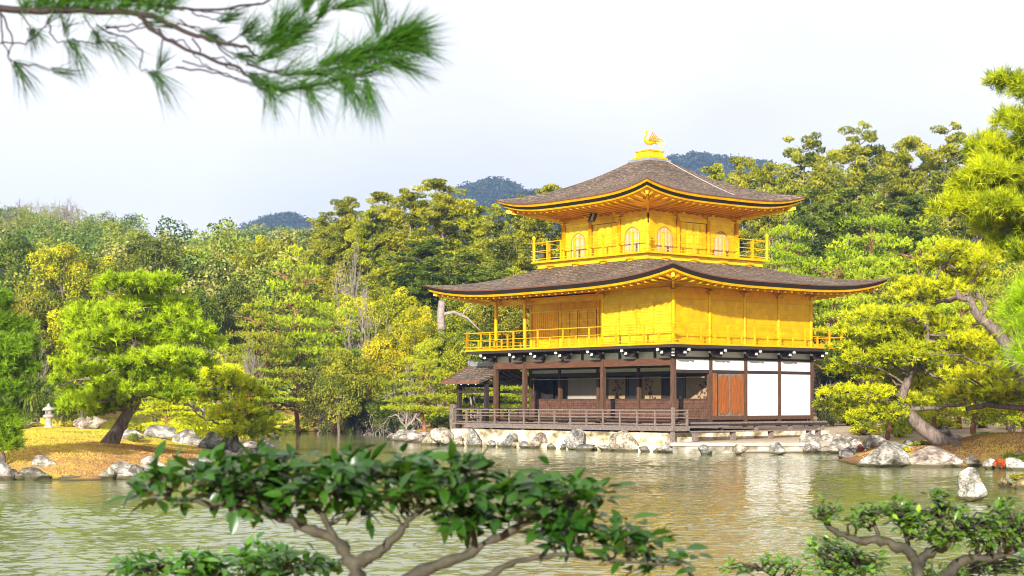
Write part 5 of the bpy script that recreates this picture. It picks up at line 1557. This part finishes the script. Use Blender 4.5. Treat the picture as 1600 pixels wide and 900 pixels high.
# ---- individual foreground pines
def pine_from(name, path, rads, limbs, pads, Y, n_tuft, L, wd, k, col, label, bark='bark', seed=1, rzf=.42, base=.5):
    """path and pads in photo pixels around depth Y; pads: (px, py, half width px, half height px, depth offset m)"""
    rg = np.random.default_rng(seed)
    o0 = np.array(ipt(path[0][0], path[0][1], Y)); r = empty(name, tuple(o0)); cr = NB(); tk = NB()
    def q(px, py, dy=0): return np.array(ipt(px, py, Y + dy)) - o0
    P = np.array([q(*p) for p in path]); 
    t = np.linspace(0, 1, len(P)); tt = np.linspace(0, 1, len(P) * 4)
    Ps = np.stack([np.interp(tt, t, P[:, i]) for i in range(3)], -1); Ps[1:-1] = (Ps[:-2] + Ps[1:-1] * 2 + Ps[2:]) / 4
    tk.tube(Ps, np.interp(tt, t, rads), 10)
    for lp, r0, r1 in limbs:
        A = np.array([q(*p) for p in lp]); t = np.linspace(0, 1, len(A)); tt = np.linspace(0, 1, len(A) * 3)
        As = np.stack([np.interp(tt, t, A[:, i]) for i in range(3)], -1); As[1:-1] += rg.normal(size=As[1:-1].shape) * .025
        tk.tube(As, np.linspace(r0, r1, len(As)), 7)
    tot = sum(w * w for _, _, w, _, _ in pads)
    for (px, py, w, h, dy) in pads:
        c = q(px, py, dy); wm = w / F * Y; hm = h / F * Y
        pad(cr, c, wm, wm * .85, hm * 1.25, int(n_tuft * w * w / tot), L, wd, k, rg, base + rg.uniform(-.18, .18))
        for j in range(3):
            i = rg.integers(len(Ps) // 2, len(Ps)); e = c + rg.normal(size=3) * [wm * .4, wm * .3, .03]
            tk.tube(limb_pts(c - [0, 0, hm * .6], e, rg, 5, .05), np.linspace(.03, .01, 5), 3)
        i = int(np.argmin(np.linalg.norm(Ps[len(Ps) // 3:] - c, axis=1))) + len(Ps) // 3
        tk.tube(limb_pts(Ps[i], c - [0, 0, hm * .5], rg, 6, .05), np.linspace(.05, .02, 6), 4)
    n1, n2 = ('twigs', 'needles') if name == 'pine_branch' else ('trunk', 'crown')
    a = obj(n1, tk.mesh(n1, M[bark], True), r); b = obj(n2, cr.mesh(n2, M['needle']), r); b.color = (*col, 1)
    tag(r, label, 'branch' if name == 'pine_branch' else 'tree'); return r

rp = random.Random(3)
pads = []
for (py, x0, x1, n) in ((452, 165, 262, 5), (478, 130, 290, 7), (505, 115, 305, 8), (532, 105, 315, 9), (560, 100, 312, 9), (588, 98, 300, 8), (612, 110, 290, 6), (632, 112, 200, 3)):
    for k in range(n):
        x = x0 + (x1 - x0) * (k + .5) / n + rp.uniform(-8, 8)
        pads.append((x, py + rp.uniform(-11, 11), rp.uniform(16, 30), rp.uniform(6, 11), rp.uniform(-2.2, 2.2)))
pads += [(268, 622, 16, 7, 1), (150, 646, 14, 6, -.5), (330, 540, 14, 8, 0), (92, 600, 12, 8, 0), (225, 440, 26, 8, 0)]
pine_from('pine_tree', [(170, 697), (184, 672), (200, 645), (213, 622), (207, 600), (206, 565), (212, 520), (208, 460)], [.30, .20, .17, .18, .13, .10, .07, .03],
          [([(210, 625), (190, 632), (160, 628), (140, 622)], .09, .03), ([(207, 580), (240, 572), (280, 560)], .08, .03), ([(208, 560), (170, 548), (130, 540)], .08, .03), ([(210, 520), (250, 505), (280, 500)], .06, .02)],
          pads, 52, 27000, .17, .026, 6, (.37, .49, .010), 'rounded green pine with a thick leaning trunk on the island lawn', seed=5, base=.55)
pine_from('pine_tree', [(368, 700), (366, 672), (372, 650), (362, 625), (355, 600)], [.16, .12, .10, .08, .04],
          [([(368, 670), (345, 662), (320, 655), (300, 640)], .06, .02), ([(370, 660), (395, 650), (415, 640)], .05, .02)],
          [(345, 582, 30, 7, 0), (320, 600, 30, 7, .4), (368, 600, 30, 8, -.3), (395, 616, 28, 8, 0), (340, 620, 34, 8, .3), (300, 622, 22, 6, 0), (380, 640, 34, 9, -.4), (412, 650, 24, 7, 0), (350, 650, 26, 7, -.4), (398, 664, 30, 8, -.5), (372, 676, 34, 8, -.6), (410, 676, 22, 6, -.2)],
          62, 10000, .15, .028, 5, (.56, .60, .012), 'small layered pine on the dark boulders at the island tip', seed=6)
pine_from('pine_tree', [(-60, 720), (-45, 660), (-30, 600), (-20, 540), (-25, 480)], [.3, .26, .22, .16, .08], [([(-30, 600), (0, 590), (30, 585)], .08, .03)],
          [(-10, 470, 26, 9, 0), (-20, 500, 34, 10, 0), (10, 512, 34, 10, .5), (30, 540, 26, 9, 0), (0, 548, 34, 11, -.5), (12, 575, 40, 11, 0), (-15, 600, 40, 12, 0), (15, 612, 24, 9, -.5), (-5, 580, 30, 10, 1)],
          44, 10000, .17, .024, 6, (.20, .33, .022), 'dark green pine cut by the left edge of the picture', seed=7)
pine_from('pine_tree', [(-12, 736), (6, 722), (2, 705), (-10, 690), (-14, 660)], [.10, .08, .07, .06, .03], [], [(-6, 650, 26, 8, 0), (6, 668, 22, 7, 0), (-6, 686, 28, 8, 0), (10, 698, 16, 6, -.2)],
          45, 2600, .2, .022, 7, (.22, .34, .022), 'little dark pine among the left edge shore stones', seed=8)
# leaning pine of the promontory
pads = []
for (py, x0, x1, n) in ((392, 1470, 1560, 3), (415, 1430, 1560, 4), (440, 1425, 1530, 4), (464, 1410, 1480, 3), (490, 1355, 1460, 4), (514, 1330, 1480, 5), (538, 1320, 1540, 6), (562, 1310, 1560, 6), (585, 1310, 1600, 7), (610, 1295, 1600, 7), (632, 1300, 1440, 4), (650, 1320, 1400, 3), (618, 1480, 1620, 4)):
    for k in range(n):
        x = x0 + (x1 - x0) * (k + .5) / n + rp.uniform(-12, 12)
        pads.append((x, py + rp.uniform(-8, 8), rp.uniform(26, 42), rp.uniform(6, 9), rp.uniform(-2.2, 2.6)))
pine_from('pine_tree', [(1500, 706), (1470, 690), (1440, 668), (1418, 645), (1408, 622), (1420, 590), (1440, 560), (1450, 520), (1440, 470), (1470, 420)], [.34, .27, .23, .20, .16, .13, .11, .10, .08, .03],
          [([(1412, 630), (1430, 640), (1470, 638), (1510, 630)], .10, .05), ([(1418, 650), (1395, 630), (1360, 628), (1330, 635)], .08, .02),
           ([(1562, 524), (1545, 508), (1525, 490), (1518, 470), (1500, 464), (1490, 450)], .20, .07), ([(1530, 496), (1540, 475), (1528, 462), (1524, 455)], .11, .04), ([(1500, 465), (1470, 470), (1440, 485), (1412, 505), (1375, 515), (1340, 520)], .09, .02),
           ([(1510, 462), (1520, 440), (1530, 425), (1540, 410)], .06, .02), ([(1640, 640), (1600, 600), (1580, 555), (1562, 524)], .26, .20), ([(1510, 640), (1540, 632), (1600, 640), (1650, 645)], .08, .12)],
          pads, 56, 38000, .14, .028, 5, (.49, .50, .006), 'wide yellow green pine leaning out over the promontory boulders', bark='bark', seed=9, base=.55)
# near pine at the right edge
pads = []
for (py, x0, x1, n) in ((110, 1640, 1760, 3), (150, 1585, 1800, 6), (195, 1565, 1820, 8), (235, 1530, 1840, 10), (270, 1540, 1860, 10), (300, 1510, 1860, 11), (330, 1490, 1860, 12), (360, 1530, 1850, 10), (395, 1560, 1850, 8), (135, 1560, 1600, 1)):
    for k in range(n):
        x = x0 + (x1 - x0) * (k + .5) / n + rp.uniform(-8, 8)
        pads.append((x, py + rp.uniform(-10, 10), rp.uniform(22, 36), rp.uniform(9, 14), rp.uniform(-1.2, 1.2)))
pine_from('pine_tree', [(1760, 760), (1745, 640), (1735, 500), (1720, 380), (1700, 260), (1690, 150)], [.34, .30, .26, .22, .16, .08],
          [([(1725, 400), (1680, 385), (1620, 355), (1560, 360)], .09, .03), ([(1710, 300), (1660, 280), (1600, 270), (1550, 262)], .08, .02), ([(1695, 200), (1650, 190), (1600, 180)], .06, .02)],
          pads, 36, 60000, .19, .016, 7, (.46, .50, .010), 'big bright green pine filling the upper right edge', bark='bark', seed=10)
pads = [(1618, 465, 20, 8, 0), (1600, 490, 16, 8, .2), (1614, 515, 20, 9, 0), (1600, 540, 14, 8, 0), (1620, 565, 20, 9, 0)]
pads += [(1660, 500, 26, 9, .2), (1700, 470, 26, 9, 0), (1690, 540, 26, 9, -.2), (1750, 450, 28, 9, 0)]
pine_from('pine_branch', [(2100, 380), (1950, 425), (1800, 475), (1680, 505)], [.06, .05, .035, .02], [([(1700, 500), (1660, 520), (1615, 525)], .02, .01)],
          pads, 17, 1300, .17, .006, 12, (.34, .50, .02), 'close soft needled pine twig at the right edge', bark='bark', seed=12)

# ---- the stone lantern on the island lawn
LN = ipt(76, 668, 70)
lan = empty('stone_lantern', LN); lan.scale = (.8, .8, .78); tag(lan, 'small grey stone lantern with a round cap on the island lawn', 'lantern')
M['lantern'] = mat_noise('lantern_granite', (.20, .18, .16), (.42, .385, .35), 4, .9, bstr=.5)
MB().lathe([(.27, -.12), (.26, .05), (.17, .10), (.155, .42), (.17, .50)], 12).build('base', M['lantern'], lan, True)
MB().lathe([(.17, .50), (.29, .56), (.31, .64), (.22, .70)], 12).build('platform', M['lantern'], lan, True)
MB().lathe([(.16, .70), (.18, .76), (.18, .88), (.15, .93)], 8).build('light_box', M['lantern'], lan)
for a in (-100, -30, 40): 
    MB().box(-.05, .05, -.012, .012, .76, .87).build('dark_opening', M['lacquer'], lan).location = (.175 * math.cos(math.radians(a)), .175 * math.sin(math.radians(a)), 0)  # flat black plates paint the shaded hollow of the light box
MB().lathe([(.31, .92), (.34, .96), (.28, 1.04), (.15, 1.12), (.07, 1.15)], 14).build('cap', M['lantern'], lan, True)
MB().lathe([(.05, 1.14), (.08, 1.19), (.06, 1.26), (.01, 1.31)], 10).build('finial', M['lantern'], lan, True)
# weathered stump left of the fishing porch
g = MB().tube([(0, 0, -.2), (.02, 0, .5), (-.05, 0, 1.1), (.03, 0, 1.75)], [.34, .17, .15, .21], 9).tube([(0, 0, .55), (-.14, 0, .2), (-.26, 0, -.15)], [.08, .08, .06], 6).tube([(0, 0, .55), (.16, -.05, .2), (.3, -.08, -.15)], [.08, .07, .06], 6)
o = g.build('old_stump', M['bark'], None, True); p = ipt(708, 688, 81); o.location = p; tag(o, 'gnarled grey stump standing left of the fishing porch', 'stump')

# moss and short grass on the island and the right bank: one object, nobody could count it
def moss_grass():
    rg = np.random.default_rng(31); nb = NB()
    def area(n, x0, x1, y0, y1, poly, d0):
        P = np.stack([rg.uniform(x0, x1, n), rg.uniform(y0, y1, n)], -1)
        return P[poly_sd(P[:, 0], P[:, 1], poly) > d0]
    P = np.concatenate([area(90000, -22, -9, 42.5, 66, ISLAND, .25), area(30000, 10.8, 20, 50, 63, MAIN, .5), area(16000, -20, -5, 108, 122, MAIN, .3)])
    z = height(P[:, 0], P[:, 1]); n = len(P)
    k = np.clip((fbm(P * .55, 40, 4) - .28) * 1.6 + .20 + (P[:, 0] + 14) * .06 * (P[:, 0] < 0) + (P[:, 0] > 5) * .35, 0, 1)
    t = np.clip(k + rg.normal(size=n) * .16, 0, 1)
    h = rg.uniform(.02, .06, n)[:, None]; a = rg.uniform(0, 6.28, n)
    s_ = np.stack([np.cos(a), np.sin(a), a * 0], -1) * rg.uniform(.012, .03, n)[:, None]
    B = np.stack([P[:, 0], P[:, 1], z - .008], -1); tip = B + np.concatenate([rg.normal(size=(n, 2)) * .02, h], 1)
    nb.add(np.stack([B - s_, B + s_, tip], 1).reshape(-1, 3), None, np.arange(n * 3).reshape(-1, 3), np.repeat(t, 3))
    m = foliage_mat('moss_and_grass', [(0.0, (.20, .26, .01)), (.3, (.50, .43, .03)), (.55, (.58, .40, .08)), (.8, (.46, .27, .09)), (1.0, (.28, .15, .06))], .2, .8)
    o = obj('moss', nb.mesh('moss', m)); o['kind'] = 'stuff'; o.color = (1, 1, 1, 1)
moss_grass()
# ------------------------------------------------------------------ foreground: camellia bushes and the overhanging pine branch
def leaf_shape(nb, P, D, Nrm, L, Wd, tint, curl):
    """pointed leaves folded along the midrib: base P, direction D, normal Nrm"""
    n = len(P); S_ = unit(np.cross(D, Nrm)); Nn = np.cross(S_, D)
    L = L[:, None]; Wd = Wd[:, None]; curl = curl[:, None]
    st = [(0.0, .04), (.16, .62), (.42, 1.0), (.70, .74), (.88, .34), (1.0, .02)]
    rows = []
    for (t, w) in st:
        c = P + D * L * t - Nn * L * curl * t * t
        lift = Nn * Wd * .5 * w * .30
        rows += [c - S_ * Wd * .5 * w + lift, c, c + S_ * Wd * .5 * w + lift]
    V = np.stack(rows, 1).reshape(-1, 3); m = len(st) * 3
    base = (np.arange(n) * m)[:, None]; q = []
    for r in range(len(st) - 1):
        for s_ in (0, 1):
            q.append(base + np.array([[r * 3 + s_, r * 3 + s_ + 1, (r + 1) * 3 + s_ + 1, (r + 1) * 3 + s_]]))
    nb.add(V, np.concatenate(q, 0), None, np.repeat(tint, m))

def rosette(nb, c, out, n, L, rg, base):
    """a whorl of leaves at a twig end"""
    D = unit(rg.normal(size=(n, 3)) * [1, 1, .42] + out * .35 + [0, 0, .04])
    Nn = unit(rg.normal(size=(n, 3)) * .35 + [0, -.15, 1.0])
    Nn = unit(Nn - D * (Nn * D).sum(1, keepdims=True))
    P = c + D * rg.uniform(.0, .35, n)[:, None] * L + rg.normal(size=(n, 3)) * L * .25
    young = rg.uniform(size=n) < .012
    t = np.where(young, 1.0, np.clip(base + rg.normal(size=n) * .22, 0, .88))
    leaf_shape(nb, P, D, Nn, L * rg.uniform(.5, 1.3, n), L * rg.uniform(.40, .56, n), t, rg.uniform(.02, .38, n))

def bush(name, Y, root, trunks, canopy, L, per, col, label, seed, step, thick=1.0):
    """canopy: (px, py, half w, half h, depth spread) ellipses filled with whorls on twigs"""
    rg = np.random.default_rng(seed); o0 = np.array([*ipt(root[0], root[1], Y)]); o0[2] = .40
    r = empty(name, tuple(o0)); tk = NB(); lf = NB(); nodes = []
    def q(px, py, dy=0): return np.array(ipt(px, py, Y + dy)) - o0
    for path, r0, r1 in trunks:
        A = np.array([q(*p) for p in path]); t = np.linspace(0, 1, len(A)); m = len(A) * 4; tt = np.linspace(0, 1, m)
        As = np.stack([np.interp(tt, t, A[:, i]) for i in range(3)], -1)
        As[1:-1] = (As[:-2] + 2 * As[1:-1] + As[2:]) / 4; As[1:-1] += rg.normal(size=As[1:-1].shape) * r0 * .13
        tk.tube(As, np.linspace(r0, r1, m) * (1 + .15 * rg.normal(size=m)), 9); nodes += list(As[m // 4:])
    nodes = np.array(nodes); ppm = F / Y
    for (px, py, hw, hh, dd) in canopy:
        n = int(4 * hw * hh / step ** 2 * (1 + dd * ppm / step * .10)) + 1
        for k in range(n):
            a = rg.uniform(0, 6.28); rr_ = math.sqrt(rg.uniform())
            c = q(px + hw * rr_ * math.cos(a), py + hh * rr_ * math.sin(a), rg.uniform(-dd, dd))
            i = int(np.argmin(np.linalg.norm(nodes - c, axis=1))); st = nodes[i]
            d = c - st; out = unit(d + np.array([0, 0, .02]))
            tk.tube(limb_pts(st, c, rg, 5, .07), np.linspace(.0065, .0022, 5) * thick, 4)
            rosette(lf, c, out, rg.integers(per - 2, per + 3), L, rg, rg.uniform(.25, .65))
    a = obj('branches', tk.mesh('branches', M['bark_camellia'], True), r)
    b = obj('leaves', lf.mesh('leaves', M['camellia'], False), r); b.color = (*col, 1)
    tag(r, label, 'bush'); return r

CAM = (.028, .088, .007)
Yb = 5.0
bush('camellia_bush', Yb, (566, 1010),
     [([(566, 1300), (562, 1010), (558, 900), (548, 873), (525, 844), (490, 827), (439, 809), (352, 786), (266, 781)], .030, .006),
      ([(552, 882), (572, 872), (596, 861), (628, 827), (646, 804), (700, 780)], .024, .005),
      ([(566, 1300), (600, 1000), (628, 905), (686, 884), (743, 861), (801, 827), (858, 798), (927, 769)], .026, .006),
      ([(600, 1100), (700, 960), (760, 902), (801, 878), (870, 866), (945, 876), (1060, 884)], .018, .003),
      ([(525, 844), (500, 800), (470, 760)], .012, .004), ([(743, 861), (735, 810), (700, 750)], .012, .004), ([(439, 809), (380, 770), (300, 745)], .010, .004)],
     [(295, 760, 66, 26, .14), (390, 748, 72, 34, .18), (480, 752, 72, 34, .18), (580, 750, 72, 38, .18), (680, 748, 74, 40, .18), (770, 782, 60, 34, .18), (850, 772, 54, 24, .15), (915, 778, 40, 20, .12), (930, 822, 52, 20, .12), (1000, 850, 40, 14, .1), (1050, 882, 30, 8, .08), (862, 842, 46, 16, .12), (1012, 876, 44, 8, .08), (975, 862, 36, 10, .08), (430, 790, 50, 12, .1), (560, 800, 40, 12, .1), (245, 770, 26, 12, .08), (700, 805, 40, 14, .1)],
     .068, 9, CAM, 'glossy dark leaved camellia with a twisted grey trunk in the foreground', 3, 25, .58)
bush('camellia_bush', 6.2, (360, 1010),
     [([(360, 1300), (355, 1000), (350, 930), (300, 900), (240, 890)], .02, .004), ([(355, 1000), (400, 920), (460, 890)], .014, .004)],
     [(225, 888, 36, 16, .15), (285, 886, 50, 18, .15), (350, 892, 44, 18, .15), (410, 880, 46, 20, .15), (465, 886, 46, 14, .15), (510, 890, 26, 10, .1)],
     .062, 5, (.075, .19, .022), 'low leafy camellia cut by the lower left edge of the picture', 4, 14)
SM = (.085, .17, .015)
bush('camellia_bush', 8.0, (1434, 1000),
     [([(1440, 1250), (1438, 990), (1434, 880), (1421, 860), (1382, 844), (1340, 845), (1307, 831), (1288, 812)], .036, .012), ([(1434, 880), (1450, 865), (1480, 850), (1500, 830)], .032, .010),
      ([(1440, 1000), (1475, 900), (1510, 872), (1556, 872), (1600, 850)], .034, .012), ([(1375, 842), (1366, 820), (1360, 800)], .012, .006), ([(1421, 860), (1412, 825), (1400, 800)], .012, .006), ([(1480, 850), (1470, 810), (1465, 785)], .012, .006)],
     [(1290, 800, 20, 17, .14), (1348, 812, 20, 18, .15), (1372, 796, 16, 12, .12), (1410, 800, 24, 22, .18), (1440, 820, 34, 20, .2), (1466, 784, 18, 15, .15), (1500, 806, 26, 14, .2), (1530, 822, 30, 18, .2), (1565, 806, 24, 16, .2), (1600, 822, 28, 20, .2), (1560, 845, 40, 14, .2), (1480, 838, 34, 12, .2)],
     .046, 7, SM, 'gnarled dark stemmed camellia with small leaves at the lower right', 5, 12, 1.4)
bush('camellia_bush', 8.6, (1290, 1000),
     [([(1290, 1250), (1300, 960), (1310, 890), (1330, 870)], .02, .006), ([(1290, 1000), (1240, 920), (1190, 890)], .014, .005), ([(1290, 1000), (1400, 930), (1500, 895)], .014, .005)],
     [(1160, 888, 34, 8, .15), (1210, 884, 34, 10, .15), (1250, 886, 24, 8, .15), (1300, 864, 32, 20, .2), (1345, 876, 34, 18, .2), (1320, 892, 60, 12, .2), (1450, 892, 40, 9, .2), (1520, 892, 50, 10, .2), (1590, 884, 30, 16, .2)],
     .050, 5, (.13, .25, .03), 'low bright leaved camellia along the bottom edge, right of the middle', 6, 12)

# ---- the overhanging pine branch
def pine_branch():
    rg = np.random.default_rng(8); Y = 4.7
    o0 = np.array(ipt(-40, 20, Y)); r = empty('pine_branch', tuple(o0)); tk = NB(); nd = NB()
    def q(px, py, dy=0): return np.array(ipt(px, py, Y + dy)) - o0
    def tw(path, r0, r1, wig=.002):
        A = np.array([q(*p) for p in path]); t = np.linspace(0, 1, len(A)); m = len(A) * 4; tt = np.linspace(0, 1, m)
        As = np.stack([np.interp(tt, t, A[:, i]) for i in range(3)], -1); As[1:-1] += rg.normal(size=As[1:-1].shape) * wig
        tk.tube(As, np.linspace(r0, r1, m) * .95, 6); return As
    def needles(P, axis, n, L, spread, base=.5, wd=.0019):
        """needles springing forward around a twig"""
        L = L * 1.32; n = int(n * (.5 if n > 150 else .85))
        PP = P[rg.integers(len(P), size=n)] + rg.normal(size=(n, 3)) * .005
        ax = unit(np.asarray(axis, float))
        d = unit(ax + rg.normal(size=(n, 3)) * spread); s_ = perp(d, rg); b = np.cross(d, s_)
        l = (L * rg.uniform(.6, 1.1, n))[:, None]
        droop = np.array([0, 0, -1.]) * l * rg.uniform(0, .12, n)[:, None]
        mid = PP + d * l * .5; tip = PP + d * l + droop
        V = np.stack([PP - s_ * wd / 2, PP + s_ * wd / 2, mid + s_ * wd / 2, mid - s_ * wd / 2, tip], 1).reshape(-1, 3)
        bs = (np.arange(n) * 5)[:, None]; t = np.repeat(np.clip(base + rg.normal(size=n) * .2, 0, 1), 5)
        nd.add(V, bs + [[0, 1, 2, 3]], bs + [[3, 2, 4]], t)
    main = tw([(-140, 0), (-40, 12), (60, 18), (150, 16), (230, 22), (260, 36), (310, 58), (350, 68), (385, 72)], .013, .005)
    lower = tw([(215, 22), (235, 45), (275, 70), (330, 92), (372, 106), (400, 128), (440, 142), (500, 132), (560, 118), (600, 96)], .007, .003)
    up = tw([(-60, -8), (60, -14), (200, -4), (260, 12), (340, 16), (420, 2), (470, -20)], .006, .003)
    a = tw([(385, 72), (405, 90), (450, 70), (480, 45), (510, 20)], .004, .002)
    b = tw([(385, 100), (440, 118), (520, 112), (580, 84), (625, 62)], .004, .002)
    # dense brush in the middle
    for path, n in ((tw([(385, 60), (410, 70), (440, 52), (470, 40)], .003, .002), 560), (tw([(400, 100), (430, 80), (460, 60)], .003, .002), 420), (b[4:], 900), (lower[22:], 700), (tw([(500, 100), (540, 92), (590, 70), (620, 55)], .003, .002), 800)):
        ax = path[-1] - path[0]; needles(path, ax + [0, 0, .02], n, .105, .42, .45)
    needles(b[-3:], b[-1] - b[-8], 190, .13, .36, .35); needles(b[-6:], [1, 0, .1], 150, .125, .42, .35)
    for (px, py, ax, n) in ((440, 40, (.5, 0, 1), 130), (590, 40, (.1, 0, 1), 90), (630, 55, (1, 0, .35), 120), (640, 75, (1, 0, -.05), 120), (625, 100, (1, 0, -.25), 90), (545, 130, (.5, 0, -1), 130), (480, 140, (.45, 0, -.8), 60), (420, 135, (.3, 0, -1), 60), (575, 140, (.15, 0, -1), 110), (505, 20, (.4, 0, .7), 160), (540, 8, (.9, 0, .3), 160), (480, 8, (.2, 0, .8), 220)):
        p = q(px, py); t_ = tw([(px - 22 * ax[0], py + 18 * ax[2]), (px, py)], .0025, .0015); needles(t_, ax, n, .11, .30, .4)
    # mossy green top-left mass
    for k in range(15):
        x = 35 + k * 16; t_ = tw([(x, 18), (x + 12, 4 - (k % 3) * 6)], .003, .002); needles(t_, (.35, 0, .75 - .5 * (k % 2)), 170, .070, .65, .6)
    # hanging tufts
    for (path, ax, n, L) in (([(0, 20), (4, 60), (16, 95), (28, 100)], (.45, 0, -1), 46, .11), ([(28, 98), (60, 104), (95, 112)], (1, 0, -.28), 24, .08), ([(75, 30), (80, 55), (90, 68), (112, 62)], (.35, 0, -1), 44, .12), ([(112, 62), (140, 68), (180, 66)], (.7, 0, -.7), 34, .10),
                             ([(150, 38), (170, 52), (200, 60), (225, 80), (218, 110), (246, 114)], (.55, 0, -.75), 46, .11), ([(255, 60), (250, 95), (246, 112)], (.2, 0, .9), 22, .07), ([(0, 68), (40, 68), (60, 52), (78, 30)], (.6, 0, .6), 18, .06), ([(94, 0), (96, 30), (104, 58)], (.1, 0, 1), 26, .07), ([(285, 95), (330, 108), (370, 122), (425, 142)], (.8, 0, -.5), 34, .07), ([(165, 45), (210, 40), (240, 35)], (.8, 0, .2), 30, .07),
                             ([(280, 30), (300, 45), (322, 50)], (.7, 0, -.3), 50, .07), ([(300, 20), (330, 30), (352, 34)], (.8, 0, .5), 50, .07), ([(345, 100), (372, 112), (398, 116)], (.6, 0, -.6), 46, .07), ([(130, 25), (140, 40), (150, 52)], (.3, 0, -1), 44, .07), ([(30, 20), (44, 36), (52, 48)], (.2, 0, -1), 44, .07), ([(350, 70), (368, 60), (384, 50)], (.6, 0, .8), 60, .07), ([(330, 60), (352, 78), (378, 88)], (.8, 0, -.3), 50, .06)):
        t_ = tw(path, .0028, .0018); needles(t_[-3:], ax, n, L, .24, .15); needles(t_[-4:], (ax[0] + .5, 0, ax[2] * .6), n // 2, L * .9, .3, .15)
    # bare twigs
    for path in ([(165, 42), (190, 48), (230, 42), (250, 50)], [(225, 30), (262, 60), (290, 66), (310, 95), (345, 112)], [(255, 6), (300, 16), (350, 22), (405, 4)], [(250, 40), (300, 40), (345, 60), (372, 80)], [(275, 105), (330, 112), (385, 130), (425, 145)], [(300, 60), (320, 90), (350, 92), (372, 110)], [(330, 60), (355, 90), (380, 95)], [(600, 0), (606, 30), (604, 50)], [(0, 20), (20, 60), (12, 90)]):
        tw(path, .0032, .0016, .003)
    obj('twigs', tk.mesh('twigs', M['bark_dark'], True), r)
    b = obj('needles', nd.mesh('needles', M['needle']), r); b.color = (.05, .16, .014, 1)
    tag(r, 'dark pine branch hanging in from the upper left close to the viewer', 'branch')
pine_branch()
# grass on the viewer's bank
